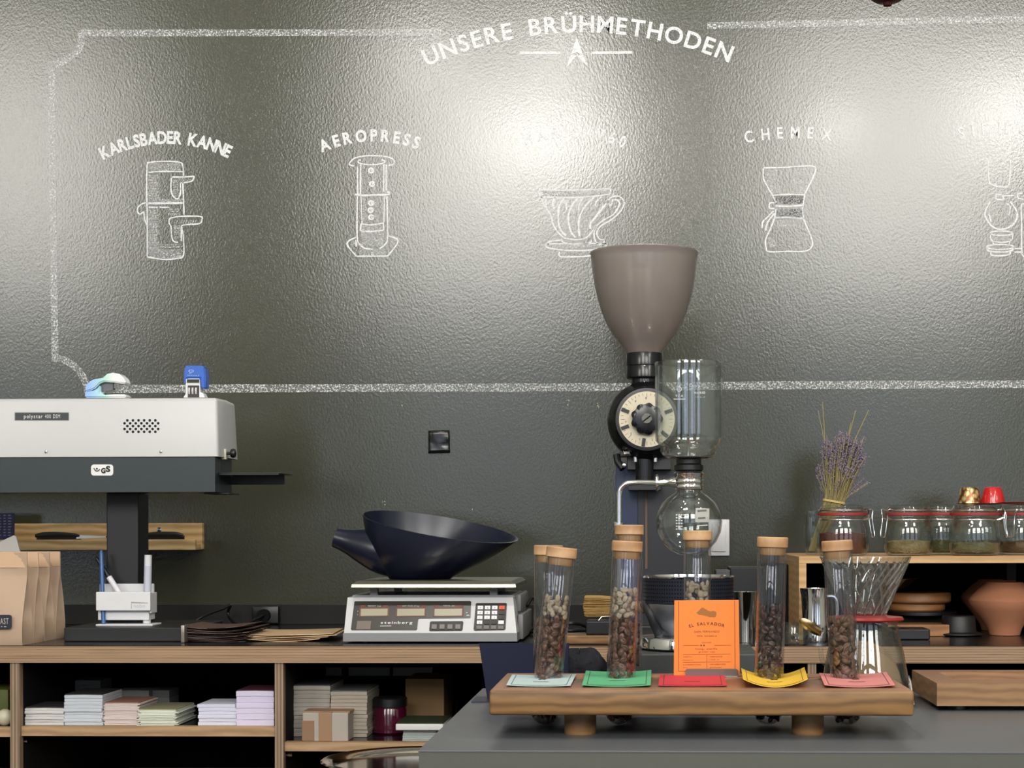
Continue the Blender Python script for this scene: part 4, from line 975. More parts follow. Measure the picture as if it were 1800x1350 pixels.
# four function buttons
bp_ = plate([(754.5, 1107.5), (756, 1109), (811, 1108.5), (813, 1107), (814.5, 1093.5), (813, 1091.8), (757.5, 1092.2), (755.8, 1093.8)], .0008, 'button_panel', mat('button_black', (34, 32, 32), .4), hous)
for i in range(4):
    x = 758.5 + i * 13.9; k = plate([(x, 1105.3), (x + 9, 1105.3), (x + 9.2, 1097.3), (x + .4, 1097.3)], .0022, 'button', mat('button_grey', (122, 120, 118), .5), bp_, .0012)
# keypad
kp_ = plate([(832.5, 1106), (834, 1108.2), (886.5, 1107.4), (888.5, 1105.5), (891, 1061.5), (889.5, 1059.8), (838, 1060), (836.3, 1061.5)], .0008, 'keypad', mat('keypad_brown', (44, 40, 40), .4), hous)
kw, kg, kd, ko = mat('key_white', (222, 222, 228), .4), mat('key_grey', (112, 110, 108), .5), mat('key_dark', (58, 54, 52), .5), mat('key_orange', (226, 92, 44), .5)
sym = ['789C', '456 ', '123 ', '0.  ', '    ']
tx = MB()
for r_ in range(5):
    for c_ in range(4):
        x = 839.5 + c_ * 12.6 - r_ * .5; y = 1064.8 + r_ * 8.6
        m_ = kg if r_ == 4 else ko if (r_ == 0 and c_ == 3) else kw if (c_ < 3 and (r_ < 3 or c_ == 0)) or (r_ == 3 and c_ == 3) else kd
        plate([(x, y + 6.2), (x + 9.6, y + 6.2), (x + 9.8, y), (x + .3, y)], .0022, 'key', m_, kp_, .0012)
        if sym[r_][c_] != ' ': text_on(tx, sym[r_][c_], fs(x + 4.8, y + 5, .0024), (1, 0, 0), sd, .0026)
tx.build('key_digits', mat('key_print', (40, 40, 44), .5), kp_, smooth=0, fixn=False)
cable('scale_cable', [(xs1 + .003, Y0 + .18, ZT + .05), (xs1 + .012, Y0 + .20, ZT + .062), (xs1 + .022, Y0 + .22, ZT + .03), (xs1 + .03, Y0 + .24, ZT + .0035), (xs1 + .05, Y0 + .3, ZT + .0035), (xs1 + .09, Y0 + .32, ZT + .0035)], .0028, 'black cable coming out of the right side of the scale')

# black scoop lying on the platter
Ysc = Y0 + .135
A = at(638, 903, Ysc); B = at(911, 949, Ysc); C_ = (A + B) / 2; U = (B - A) / 2; V = Vector((0, .082, .0155))
zb0 = zp1 + .0004
c0 = at(738, 1016, Ysc)
N_ = 48; rings = []
def scoop(s, off=0.0):
    q = []
    for i in range(N_):
        a = 2 * math.pi * i / N_; ca, sa = math.cos(a), math.sin(a)
        top = C_ + U * ca * (1 - off * .5) + V * sa * (1 - off)
        bot = Vector((c0.x + .050 * ca, Ysc + .038 * sa, zb0 + off * .03))
        h = s; w_ = s ** 1.0
        p = top.lerp(bot, w_)
        bul = math.sin(s * math.pi) * (.012 - .004 * max(0, -ca))
        d = Vector((ca, sa * .8, 0)); p += d * bul * (1 if ca < .3 else .35)
        p.z -= math.sin(s * math.pi) * .006 * (1 - .8 * max(0, ca))
        q.append(p)
    return q
rs_ = [scoop(i / 12) for i in range(13)]
inn = [[p + (Vector((c0.x, Ysc, p.z)) - p) * .02 + Vector((0, 0, .0008)) for p in r_] for r_ in rs_]
sb = MB(); sb.loft(rs_ , cap0=False, cap1=True); k0 = len(sb.v)
sb.loft(inn, cap0=False, cap1=True)
for i in range(N_): sb.f.append([i, (i + 1) % N_, k0 + (i + 1) % N_, k0 + i]); sb.m.append(0)
sb.v = [(v[0], v[1], max(v[2], zb0)) for v in sb.v]
M_SCOOP = mat('scoop_black_plastic', (18, 23, 42), .28, var=.04)
sp_ = thing('scoop', (c0.x, Ysc, zb0), 'large glossy black funnel-shaped scoop resting on the scale platter', 'scoop')
sb.build('scoop_bowl', M_SCOOP, sp_, smooth=60)
n0 = at(589, 944.5, Ysc); n1 = at(664, 967, Ysc); L_ = (n1 - n0).length; r_ = Ysc / 3000
sb = MB()
sb.lathe([(16 * r_, 0), (17.6 * r_, .0004), (19.5 * r_, L_ * .18), (23.5 * r_, L_ * .38), (28.5 * r_, L_ * .55), (33.5 * r_, L_ * .75), (38 * r_, L_ * .95), (40 * r_, L_ * 1.15), (40 * r_, L_ * 1.5), (30 * r_, L_ * 1.7)], n0, 36, axis=(n1 - n0), cap0=False)
sb.lathe([(16 * r_, 0), (15 * r_, L_ * .3)], n0, 36, axis=(n1 - n0), cap0=False, cap1=True)
sb.clampz(zb0).build('spout', M_SCOOP, sp_, smooth=60)

# ================================================================ FRONT COUNTER
xc = at(735, 1319, 1.654).x
YB = 2.30
fc = thing('front_counter', (xc, 1.654, 0), 'dark grey counter slab in the foreground carrying the oak tube rack', 'counter')
zfe = ZC
M_CTOP = mat('counter_top_laminate', (96, 99, 104), .36, var=.05, vs=6, bump=.05, bs=300)
M_CFR = mat('counter_front_laminate', (86, 88, 82), .5, var=.04, vs=8, bump=.05, bs=300)
MB().box(xc, 1.3, 1.654, YB, ZC - .002, ZC, bev=.0004).build('counter_surface', M_CTOP, fc, smooth=0)
MB().box(xc + .0006, 1.3, 1.6546, YB - .0005, ZC - .045, ZC - .002).build('counter_edge', M_CFR, fc, smooth=0)
MB().box(xc + .16, 1.3, 1.70, YB - .02, 0, ZC - .0455).build('counter_body', M_CFR, fc, smooth=0)

# round steel tray beside and under the counter corner
cx_, cy_ = at(742, 1340, 2.38).x, 2.38; zt_ = ZZ(1333, 2.38, 742); r_ = .141
rt = thing('round_tray', (cx_, cy_, 0), 'round polished steel tray at the bottom edge beside the counter corner', 'tray')
MB().lathe([(r_ * .62, -.002), (r_ * .86, -.0015), (r_ * .90, .004), (r_ * .985, .006), (r_, .0045), (r_, .003), (r_ * .985, .0045), (r_ * .90, .0026), (r_ * .86, -.0035), (r_ * .5, -.0045)], (cx_, cy_, zt_ - .006), 72).build('tray_pan', mat('tray_steel', (230, 226, 220), .12, 1.0, var=.02), rt)
MB().lathe([(.05, 0), (.05, .01), (.012, .02), (.012, zt_ - .03), (.07, zt_ - .0125), (.07, zt_ - .0108)], (cx_, cy_, 0), 32).build('pedestal', M_BLKP, rt)

# menu holder at the rear left corner of the counter
Yn = 2.13
nv = thing('menu_board', (at(900, 1236, Yn).x, Yn, ZC), 'dark navy upright board on the counter left of the oak rack', 'menu board')
P = [at(842, 1131, Yn + .02), at(1000, 1131, Yn + .02), at(1000, 1200, Yn), at(1000, 1240, Yn - .0), at(857, 1236, Yn)]
for p in P: p.z = max(p.z, ZC + .0006)
MB().prism(P, (0, .006, 0)).build('board', M_NAVY, nv, smooth=0)
q = at(830, 1236, Yn - .01); MB().box(q.x, at(862, 1236, Yn).x, Yn - .022, Yn + .04, ZC + .0002, ZC + .0018).build('foot', mat('navy_foot', (40, 46, 66), .4), nv, smooth=0)

# black cloth heap behind
random.seed(11)
from mathutils import noise
def heap(name, cx, cy, z0, rx, ry, h, m, seed, label, cat, n=26):
    mb = MB(); K = 40; rings = []
    for j in range(n):
        t = j / (n - 1); q = []
        for i in range(K):
            a = 2 * math.pi * i / K; v = Vector((math.cos(a) * 1.6, math.sin(a) * 1.6, t * 2 + seed))
            f = 1 + .38 * noise.noise(v) + .12 * noise.noise(v * 2.7)
            rr = math.cos(t * math.pi / 2) ** .55 * f if j < n - 1 else 0.01
            q.append(Vector((cx + rx * rr * math.cos(a) + .25 * rx * t * math.sin(seed), cy + ry * rr * math.sin(a), z0 + h * math.sin(t * math.pi / 2) * (1 + .22 * noise.noise(v * 1.3 + Vector((5, 2, 1)))))))
        rings.append(q)
    rings[0] = [Vector((p.x, p.y, z0)) for p in rings[0]]
    mb.loft(rings); o = mb.build(name, m, smooth=60); return tag(o, label, cat)
p = at(1025, 1200, 2.16)
heap('cloth', p.x - .004, 2.19, ZC + .0003, .040, .035, .056, mat('black_cloth', (27, 28, 36), .85, bump=.6, bs=300), 3.3, 'crumpled black cloth lying on the counter behind the left tubes', 'cloth')
# ================================================================ OAK RACK WITH TEST TUBES AND CARDS
YR0, YR1 = 1.74, 1.946
zr0, zr1 = ZZ(1258, YR0, 1200), ZZ(1213.5, YR0, 1200)
rx0, rx1 = at(860, 1230, YR0).x, at(1607, 1230, YR0).x
rk = thing('tube_rack', ((rx0 + rx1) / 2, YR0, ZC), 'long oak board on round feet holding the corked test tubes and cards', 'tube rack')
TR = .0160
YT = 1.872
# (glass x,y at board level, top x,y) of the tubes that stand in the board
def tube_axis(pxb, pxt, pyt, Yb, Yt, zbot):
    b_ = at(pxb, 1200, Yb); b_.z = zbot + TR * .98; t = at(pxt, pyt, Yt); return b_, t
TUBES_IN = [(958, 987, 971, YT), (1089, 1102.5, 960, YT), (1350, 1358, 953, YT), (1489, 1471.5, 959, YT)]
axes_in = []
for pxb, pxt, pyt, Yt in TUBES_IN:
    b_ = at(pxb, 1268, YT); b_.z = ZC + TR * .98 + .0008; axes_in.append((b_, at(pxt, pyt, YT)))
bb = MB(); bb.box(rx0, rx1, YR0, YR1, zr0, zr1, bev=.0028, seg=3)
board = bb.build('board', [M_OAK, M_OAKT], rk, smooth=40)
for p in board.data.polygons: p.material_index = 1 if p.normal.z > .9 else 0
hl = []
for b_, t in axes_in:
    c_ = MB().cyl(b_, b_ + (t - b_).normalized() * .12, TR + .0007, n=32).build('cutter', M_OAK, smooth=0)
    md = board.modifiers.new('hole', 'BOOLEAN'); md.object = c_; md.operation = 'DIFFERENCE'; md.solver = 'EXACT'; hl.append(c_)
bpy.context.view_layer.update()
dg = bpy.context.evaluated_depsgraph_get()
nm_ = bpy.data.meshes.new_from_object(board.evaluated_get(dg))
board.modifiers.clear(); board.data = nm_
for c_ in hl: bpy.data.objects.remove(c_)
for px in (1020, 1420):
    c_ = at(px, 1270, 1.795); MB().lathe([(.0165, 0), (.0168, .001), (.0168, zr0 - ZC)], (c_.x, 1.795, ZC), 32).build('foot', M_OAK, rk)

M_TUBE = glass('test_tube_glass', (250, 251, 254), 1.35)
def bean_geo():
    b = bmesh.new(); bmesh.ops.create_uvsphere(b, u_segments=8, v_segments=6, radius=1)
    for v in b.verts:
        x, y, z_ = v.co; 
        if z_ > .2: z_ = z_ * .55 - (.35 if abs(y) < .25 else 0)
        v.co = Vector((x, y * .72, z_ * .55))
    vs = [v.co.copy() for v in b.verts]; fs = [[v.index for v in f.verts] for f in b.faces]; b.free(); return vs, fs
BV, BF = bean_geo()
def beans(mb, org, ax, r, h0, h1, size, rnd):
    q = Vector((0, 0, 1)).rotation_difference(ax); h = h0
    while h < h1:
        k = 7
        for i in range(k):
            a = 2 * math.pi * (i + rnd.random() * .8) / k; rr = (r - size * .62) if i < k - 1 or True else 0
            if rnd.random() < .12: rr *= .5
            c = Vector((rr * math.cos(a), rr * math.sin(a), h + rnd.uniform(-.35, .35) * size))
            M = Matrix.Rotation(a, 3, 'Z') @ Matrix.Rotation(R(90), 3, 'Y') @ Matrix.Rotation(rnd.uniform(0, 3.14), 3, 'Z') @ Matrix.Rotation(rnd.uniform(-.5, .5), 3, 'X')
            if rnd.random() < .3: M = M @ Matrix.Rotation(3.14, 3, 'X')
            s = size * rnd.uniform(.85, 1.08)
            mb.add([org + q @ (c + M @ (v * s)) for v in BV], BF)
        h += size * 1.02
    return mb
def test_tube(b_, t, label, lidh=.0112, levels=(), beanlabs=()):
    """b_: centre of the round bottom; t: centre of the lid; levels: [(colour name, from, to)]"""
    ax = (t - b_).normalized(); L_ = (t - b_).length - lidh / 2
    root = thing('test_tube', (b_.x, b_.y, b_.z - TR), label, 'test tube', 'corked test tubes of coffee beans')
    pr = [(TR * math.sin(R(a)), -TR * math.cos(R(a))) for a in range(0, 90, 9)] + [(TR, 0), (TR, L_ * .5), (TR, L_ - .0015), (TR + .0007, L_ - .0004), (TR + .0004, L_)]
    ri = TR - .0013
    inn = [(ri * math.sin(R(a)), -ri * math.cos(R(a))) for a in range(0, 90, 9)] + [(ri, 0), (ri, L_)]
    g = MB().lathe(pr, b_, 40, axis=ax, cap1=False); g.lathe(inn, b_, 40, axis=ax, cap1=False)
    g.build('glass_body', M_TUBE, root, smooth=60, fixn=False)
    c = b_ + ax * L_
    MB().lathe([(TR * 1.03, 0), (TR * 1.06, .0006), (TR * 1.06, lidh - .001), (TR * 1.0, lidh)], c, 36, axis=ax).build('wooden_lid', M_BEECH, root)
    MB().lathe([(ri * .9, -.0085), (ri * .96, -.007), (ri * .96, 0)], c, 30, axis=ax).build('stopper', mat('stopper_wood', (176, 138, 92), .6), root)
    rnd = random.Random(int(b_.x * 1e4))
    for (cn, h0, h1, sz), bl in zip(levels, beanlabs):
        m = {'roast': mat('roasted_coffee', (98, 64, 48), .32, var=.35, vs=90), 'dark': mat('dark_roast_coffee', (62, 44, 40), .35, var=.3, vs=90), 'raw': mat('raw_coffee', (176, 160, 136), .6, var=.25, vs=90), 'mid': mat('medium_roast_coffee', (100, 74, 54), .45, var=.3, vs=90)}[cn]
        o = beans(MB(), b_, ax, ri, h0, h1, sz, rnd).build('coffee_beans', m, smooth=60)
        tag(o, bl, 'coffee beans', None, 'stuff')
    return root
S = YT / 3000
def lev(b_, t, py):  # height along the axis of photo row py
    return (py - 1275) / -1 * S - TR
A_ = axes_in
test_tube(*A_[0], 'leftmost corked tube in the rack, leaning right', levels=[('roast', -.008, .103, .0048), ('raw', .106, .124, .0042)], beanlabs=['brown roasted beans in the leftmost leaning tube', 'pale raw beans on top of the roasted ones in the leftmost leaning tube'])
test_tube(*A_[1], 'corked tube in the rack behind the green card', levels=[('roast', -.008, .102, .0048), ('raw', .105, .133, .0042)], beanlabs=['brown roasted beans in the tube behind the green card', 'pale raw beans on top in the tube behind the green card'])
test_tube(*A_[2], 'corked tube in the rack behind the yellow card', levels=[('dark', -.008, .115, .0042)], beanlabs=['very dark beans in the tube behind the yellow card'])
test_tube(*A_[3], 'rightmost corked tube in the rack, behind the pink card', levels=[('mid', -.008, .100, .0050)], beanlabs=['large brown beans in the rightmost tube behind the pink card'])
def standing(px, pyt, Y, label, **k):
    b_ = at(px[0], 1250, Y); b_.z = ZC + TR + .0006; b_.y = Y; t = at(px[1], pyt, Y); return test_tube(b_, t, label, **k)
standing((961, 964), 967, 1.968, 'corked tube standing behind the leftmost leaning tube', levels=[('roast', -.008, .09, .0048)], beanlabs=['roasted beans in the tube behind the leftmost leaning tube'])
standing((1104, 1106), 931, 1.985, 'tall corked tube standing behind the green card tube', levels=[('roast', -.008, .09, .0048)], beanlabs=['roasted beans in the tall tube behind the green card tube'])
standing((1226, 1226), 941, 1.985, 'corked tube standing directly behind the orange card', levels=[('roast', -.008, .108, .0048), ('raw', .112, .138, .0052)], beanlabs=['roasted beans in the tube behind the orange card', 'pale raw beans showing just above the orange card'])

# cards
def card(name, c3, colr, label, curl=0.0, lift=.0004, icon=None, bow=0.0):
    """c3: four photo corners (back-left, back-right, front-right, front-left) on the board top"""
    P = [atz(x, y, zr1 + .0004) for x, y in c3]
    def sf(u, v, d=0.0):
        p = (P[0] * (1 - u) + P[1] * u) * (1 - v) + (P[3] * (1 - u) + P[2] * u) * v
        w_ = (2 * u - 1) ** 2
        z_ = curl * w_ + lift + bow * (1 - v) ** 2 * .5
        return Vector((p.x, p.y, zr1 + .0004 + z_ + d))
    mb = MB(); K = 16; J = 6; th = .0005
    for d in (0, th):
        k = len(mb.v); mb.v += [tuple(sf(i / K, j / J, d)) for j in range(J + 1) for i in range(K + 1)]
        for j in range(J):
            for i in range(K):
                a = k + j * (K + 1) + i; mb.f.append([a, a + 1, a + K + 2, a + K + 1]); mb.m.append(0)
    n_ = (K + 1) * (J + 1); loop = [i for i in range(K + 1)] + [j * (K + 1) + K for j in range(1, J + 1)] + [J * (K + 1) + i for i in range(K - 1, -1, -1)] + [j * (K + 1) for j in range(J - 1, 0, -1)]
    for a, b_ in zip(loop, loop[1:] + loop[:1]): mb.f.append([a, b_, b_ + n_, a + n_]); mb.m.append(0)
    root = mb.build(name, mat('card_' + '_'.join(map(str, colr)), colr, .6, var=.03), smooth=40)
    tag(root, label, 'card', 'coloured origin cards lying on the rack')
    dk = mat('card_ink', (70, 52, 44), .6); pr = MB(); g3 = lambda x, y: sf(x, y, th + .00025)
    def rib(a, b_, w_, steps=12):
        k = len(pr.v); 
        for i in range(steps + 1):
            t = i / steps; x = a[0] + (b_[0] - a[0]) * t; y = a[1] + (b_[1] - a[1]) * t
            if abs(b_[0] - a[0]) > abs(b_[1] - a[1]): pr.v += [tuple(g3(x, y - w_)), tuple(g3(x, y + w_))]
            else: pr.v += [tuple(g3(x - w_ * .25, y)), tuple(g3(x + w_ * .25, y))]
        for i in range(steps): pr.f.append([k + 2 * i, k + 2 * i + 1, k + 2 * i + 3, k + 2 * i + 2]); pr.m.append(0)
    rib((.07, .03), (.07, .97), .016); rib((.93, .03), (.93, .97), .016); rib((.07, .95), (.93, .95), .008)
    rib((.38, .62), (.62, .62), .01)
    pr.build('printed_lines', dk, root, smooth=0, fixn=False)
    if icon:
        ic = MB(); ic.add([g3(.5 + x, .38 + y) for x, y in icon], [list(range(len(icon)))]); ic.build('printed_shape', mat('card_icon', (96, 70, 44), .6), root, smooth=0, fixn=False)
    return root
ia = [(-.06, .02), (-.02, -.06), (.02, -.02), (.07, -.04), (.05, .06), (0, .03), (-.03, .07)]
ib = [(-.06, .08), (-.03, -.04), (.0, -.12), (.05, -.10), (.05, .02), (.03, .10), (-.02, .12)]
ic_ = [(-.06, -.08), (.06, -.05), (.05, .06), (.0, .05), (-.05, .06)]
card('card', [(900, 1189), (1013, 1188), (1003, 1208), (890, 1207)], (192, 214, 214), 'pale blue-grey card lying on the rack before the leftmost tube', .0012, icon=ia)
card('card', [(1030, 1185), (1145, 1184), (1144, 1208), (1023, 1208)], (96, 184, 134), 'green card lying on the rack', .0018, icon=ib, bow=.003)
card('card', [(1160, 1188), (1273, 1188), (1278, 1207), (1157, 1207)], (206, 52, 72), 'crimson card lying at the foot of the orange card', .0006)
card('card', [(1303, 1189), (1414, 1187), (1420, 1209), (1306, 1209)], (240, 196, 62), 'yellow card with both ends curled up', .0085, lift=.0003, icon=ia)
card('card', [(1440, 1188), (1558, 1186), (1573, 1209), (1449, 1209)], (222, 142, 138), 'pink card lying on the rack before the rightmost tube', .0024, icon=ic_)

# standing orange card in its clip
YO = 1.902
oc = thing('origin_card', (at(1242, 1190, YO).x, YO, zr1), 'orange card reading EL SALVADOR standing upright in a metal clip', 'card')
tl, tr_, br, bl = at(1185.5, 1055.5, YO + .004), at(1298.5, 1054.5, YO + .004), at(1300.5, 1187, YO), at(1184.5, 1187, YO)
bl.z = br.z = zr1 + .0008
nO = (tr_ - tl).cross(bl - tl).normalized(); nO = nO if nO.y < 0 else -nO
MB().prism([tl, tr_, br, bl], -nO * .0006).build('sheet', mat('orange_card', (238, 130, 46), .6, var=.02), oc, smooth=0)
fo = lambda x, y: atp(x, y, tl + nO * .0003, nO)
xo = (tr_ - tl).normalized(); zo = (tl - bl).normalized()
Z = lambda x, y: (1160 + x / 7.94, 1030 + y / 7.94)
pr = MB()
for a, b_ in (((262, 212), (262, 1190)), ((1042, 205), (1050, 1150)), ((258, 1190), (360, 1190))): ribbon(pr, [Z(*a), Z(*b_)], .9, fo)
for a, b_ in (((322, 830), (545, 830)), ((755, 828), (992, 826)), ((322, 958), (985, 950)), ((322, 1065), (990, 1060)), ((655, 960), (655, 1150))): ribbon(pr, [Z(*a), Z(*b_)], .7, fo)
pr.build('printed_rules', mat('orange_print', (136, 66, 26), .6), oc, smooth=0, fixn=False)
mp_ = MB(); mp_.add([fo(*Z(x, y)) for x, y in [(508, 372), (545, 345), (578, 306), (605, 303), (640, 325), (690, 352), (720, 355), (745, 347), (788, 362), (788, 410), (770, 437), (700, 435), (640, 415), (590, 405), (545, 402)]], [list(range(15))])
mp_.build('country_shape', mat('map_brown', (156, 98, 36), .6), oc, smooth=0, fixn=False)
tx = MB()
arc_text(tx, 'EL SALVADOR', Z(425, 578), Z(880, 572), 4.0, 5.2, fo, off=.03, sx=1.0)
pu = YO / 3000
text_on(tx, 'DON FERNANDO', fo(*Z(655, 650)), xo, zo, 3.4 * pu, width=44 * pu)
text_on(tx, '100% ARABICA', fo(*Z(655, 708)), xo, zo, 2.6 * pu, width=35 * pu)
text_on(tx, 'RÖSTUNG', fo(*Z(652, 798)), xo, zo, 2.0 * pu, width=16 * pu)
for x in (576, 615): tx.prism([fo(*q) for q in circ(Z(x, 829), 1.5, 12)], nO * .0001)
text_on(tx, 'honig, marille', fo(*Z(645, 888)), xo, zo, 3.0 * pu, width=38 * pu); text_on(tx, 'grüner tee', fo(*Z(655, 930)), xo, zo, 3.0 * pu, width=28 * pu)
for s_, x, y, w_ in (('VARIETÄT', 320, 998, 17), ('Caturra', 320, 1042, 18), ('ANBAUHÖHE', 695, 996, 22), ('1.500 m', 695, 1036, 16), ('AUFBEREITUNG', 320, 1108, 32), ('Honey', 320, 1145, 8), ('VERARBEITUNG', 695, 1102, 28), ('gewaschen', 695, 1142, 20)):
    text_on(tx, s_, fo(*Z(x, y)), xo, zo, 2.0 * pu, width=w_ * pu, align='l')
tx.build('lettering', mat('orange_ink', (108, 52, 26), .6), oc, smooth=0, fixn=False)
cl = thing('card_clip', (at(1251, 1187, YO).x, YO - .004, zr1), 'low grey metal clip holding the orange card on the rack', 'card holder')
q0, q1 = at(1205, 1187, YO - .004), at(1297.5, 1187, YO - .004)
P = [(q0.x, 0), (q1.x, 0), (q1.x, 1), (q1.x - .002, 1.25), (q0.x + .002, 1.25), (q0.x, 1)]
hz = (ZZ(1176, YO - .004) - zr1) / 1.25
MB().prism([Vector((x, YO - .0035, zr1 + .0003 + k * hz)) for x, k in P], (0, .0012, 0)).build('front_plate', mat('clip_steel', (132, 122, 118), .3, .8), cl, smooth=0)
MB().box(q0.x, q1.x, YO - .0052, YO + .006, zr1 + .0002, zr1 + .0010, bev=.0003).build('base_plate', M_STEEL, cl, smooth=0)
MB().box(q0.x + .004, q1.x - .004, YO + .0045, YO + .0056, zr1 + .0012, zr1 + .011).build('back_plate', mat('clip_steel', (132, 122, 118), .3, .8), cl, smooth=0)

# second oak board with a recess at the right
Yr0, Yr1 = 2.02, 2.21
ox0, ox1 = at(1647, 1220, Yr0).x, .62
oz1 = ZZ(1201, Yr0, 1650); oz0 = ZZ(1241, Yr0, 1650)
rb = thing('recessed_board', (ox0 + .1, Yr0, ZC), 'thick oak board with a long rectangular recess at the right edge', 'wooden board')
hx0 = atz(1682, 1196, oz1).x - .002; hy0, hy1 = Yr0 + .045, Yr1 - .035
m = MB(); d_ = .009
m.box(ox0, ox1, Yr0, Yr1, oz0, oz1 - d_)
for a in ((ox0, hx0, Yr0, Yr1), (hx0, ox1, Yr0, hy0), (hx0, ox1, hy1, Yr1)): m.box(*a, oz1 - d_, oz1)
# weld outer shell into a single clean block
bmx = bmesh.new(); 
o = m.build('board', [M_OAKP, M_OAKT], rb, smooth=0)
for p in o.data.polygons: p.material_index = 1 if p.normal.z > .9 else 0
for a, b_ in ((ox0 + .03, Yr0 + .03), (ox1 - .03, Yr0 + .03), (ox0 + .03, Yr1 - .03), (ox1 - .03, Yr1 - .03)):
    MB().cyl((a, b_, ZC), (a, b_, oz0), .012, n=20).build('foot', M_BLKP, rb)
# ================================================================ SIPHON
YSI = 2.08; u = YSI / 3000
sxx = at(1211, 900, YSI).x
def sz(py): return ZZ(py, YSI, 1211)
si = thing('siphon_brewer', (sxx, YSI, ZC), 'glass siphon coffee brewer with chrome arm standing behind the oak rack', 'siphon brewer')
M_SG = glass('siphon_glass', (250, 252, 252), 2.0)
def rp(l): return [(r * u, sz(y)) for r, y in l]
up = rp([(13, 822), (13, 812), (20, 808), (36, 805.5), (46, 800), (50, 793), (49.5, 786), (53, 781), (58, 775), (58.8, 765), (58.8, 700), (58.8, 645), (59.5, 639), (58.5, 637)])
g = MB().lathe(up, (sxx, YSI, 0), 64, cap0=False, cap1=False)
g.lathe([(r - .0016, z_) for r, z_ in up[2:]], (sxx, YSI, 0), 64, cap0=False, cap1=False)
ug = g.build('upper_chamber', M_SG, si, smooth=60, fixn=False)
lo = rp([(25, 833), (25, 852), (22, 860), (24, 866), (36, 874), (47, 884), (55, 899), (58.5, 917), (56, 935), (48, 952), (35, 966), (20, 974), (0.01, 977)])
g = MB().lathe(lo, (sxx, YSI, 0), 64, cap0=False, cap1=False); g.lathe([(max(.0001, r - .0014), z_ + .0004) for r, z_ in lo[2:]], (sxx, YSI, 0), 64, cap0=False, cap1=False)
lg = g.build('lower_globe', M_SG, si, smooth=60, fixn=False)
MB().lathe(rp([(11, 962), (11, 812)]), (sxx, YSI, 0), 24, cap0=False, cap1=False).build('draw_tube', M_GLASSE, si, smooth=60, fixn=False)
MB().lathe(rp([(22, 829), (25.5, 826), (25.5, 818), (22, 815), (22, 808), (12, 806)]), (sxx, YSI, 0), 36).build('rubber_gasket', M_BLKP, si)
MB().lathe(rp([(20, 806), (34, 805), (34, 803.5), (8, 802.5)]), (sxx, YSI, 0), 36).build('filter_disc', mat('filter_disc', (70, 48, 44), .6), si)
MB().lathe(rp([(2.2, 801), (2.2, 772), (3, 770), (3, 768)]), (sxx - 1 * u, YSI, 0), 12).build('filter_rod', M_CHROME, si)
MB().lathe(rp([(24, 861), (26, 859), (25.6, 852), (24.5, 851), (25.6, 849), (25.6, 843), (24.5, 842), (25.6, 840), (26.3, 834), (27, 832), (25, 831)]), (sxx, YSI, 0), 40, cap0=False, cap1=False).build('neck_clamp', M_CHROME, si, smooth=50)
ax_ = at(1087, 900, YSI).x; za = sz(851)
def six(px): return at(px, 850, YSI).x
M_ARM = M_CHROME
MB().tube([(six(1190), YSI, sz(847)), (six(1176), YSI, sz(848)), (six(1158), YSI, sz(849))], 1, 16, rs=[11 * u, 6.5 * u, 6 * u]).build('arm_socket', M_ARM, si)
MB().lathe([(4 * u, -2.5 * u), (14.5 * u, -2.3 * u), (15 * u, 0), (14.5 * u, 2.3 * u), (4 * u, 2.5 * u)], (six(1155), YSI, sz(849)), 28, axis=(1, 0, 0)).build('locking_nut', M_CHROME, si)
P = smoothpath([(six(1158), YSI, sz(849)), (six(1140), YSI, sz(848.5)), (six(1112), YSI, sz(848.5)), (six(1099), YSI, sz(851)), (six(1091), YSI, sz(859)), (six(1088.5), YSI, sz(872)), (six(1088), YSI, sz(900)), (six(1088), YSI, sz(925)), (six(1088), YSI, ZC + .012)], 8)
MB().tube(P, 5 * u, 14).build('arm_rod', M_ARM, si, smooth=60)
MB().lathe([(8 * u, 0), (9.5 * u, .001), (9.5 * u, .005), (6 * u, .006)], (ax_, YSI, sz(926)), 20).build('rod_collar', M_CHROME, si)
MB().lathe([(.048, 0), (.050, .002), (.049, .009), (.012, .0125)], (ax_ + .022, YSI, ZC), 48).build('stand_base', M_BLKP, si)
# printed marks
def onc(px, py, rad, cxp, dy=0.0):   # point on a cylinder of pixel radius rad facing the camera
    x_ = at(px, py, YSI).x - sxx; rr = rad * u; x_ = max(-rr, min(rr, x_)); y_ = -math.sqrt(max(0, rr * rr - x_ * x_))
    return at(px, py, YSI + y_ - .0006)
M_PRT = mat('glass_print', (206, 208, 210), .6)
tx = MB(); oc_ = lambda x, y: onc(x, y, 59.2, 0)
pp = oc_(1230, 692); text_on(tx, 'HARIO', pp, (1, 0, 0), (0, 0, 1), 3.6 * u, width=19 * u, off=.03)
text_on(tx, 'TCA-3', oc_(1230, 699), (1, 0, 0), (0, 0, 1), 1.8 * u, width=17 * u); text_on(tx, 'TCA', oc_(1194, 698), (1, 0, 0), (0, 0, 1), 4 * u, width=14 * u); ribbon(tx, [(1184, 701.5), (1205, 701.5)], 1.2, oc_)
ribbon(tx, circ((1194, 684), 4, 14), 1.0, oc_, closed=True)
tx.build('print', M_PRT, ug, smooth=0, fixn=False)
og = lambda x, y: (lambda dx, dy: at(x, y, YSI - math.sqrt(max(0, (58.7 * u) ** 2 - dx * dx - dy * dy)) - .0006))((x - 1212) * u, (917 - y) * u)
mk = MB()
ribbon(mk, [(1224, 896), (1247, 896)], 1, og); 
mk.add([og(x, y) for x, y in [(1223, 893), (1235, 893), (1247, 894), (1247, 906), (1246, 918), (1234, 918), (1222, 918), (1222, 905)]], [list(range(8))])
mk.build('sticker', mat('faded_sticker', (168, 168, 164), .5), lg, smooth=0, fixn=False)
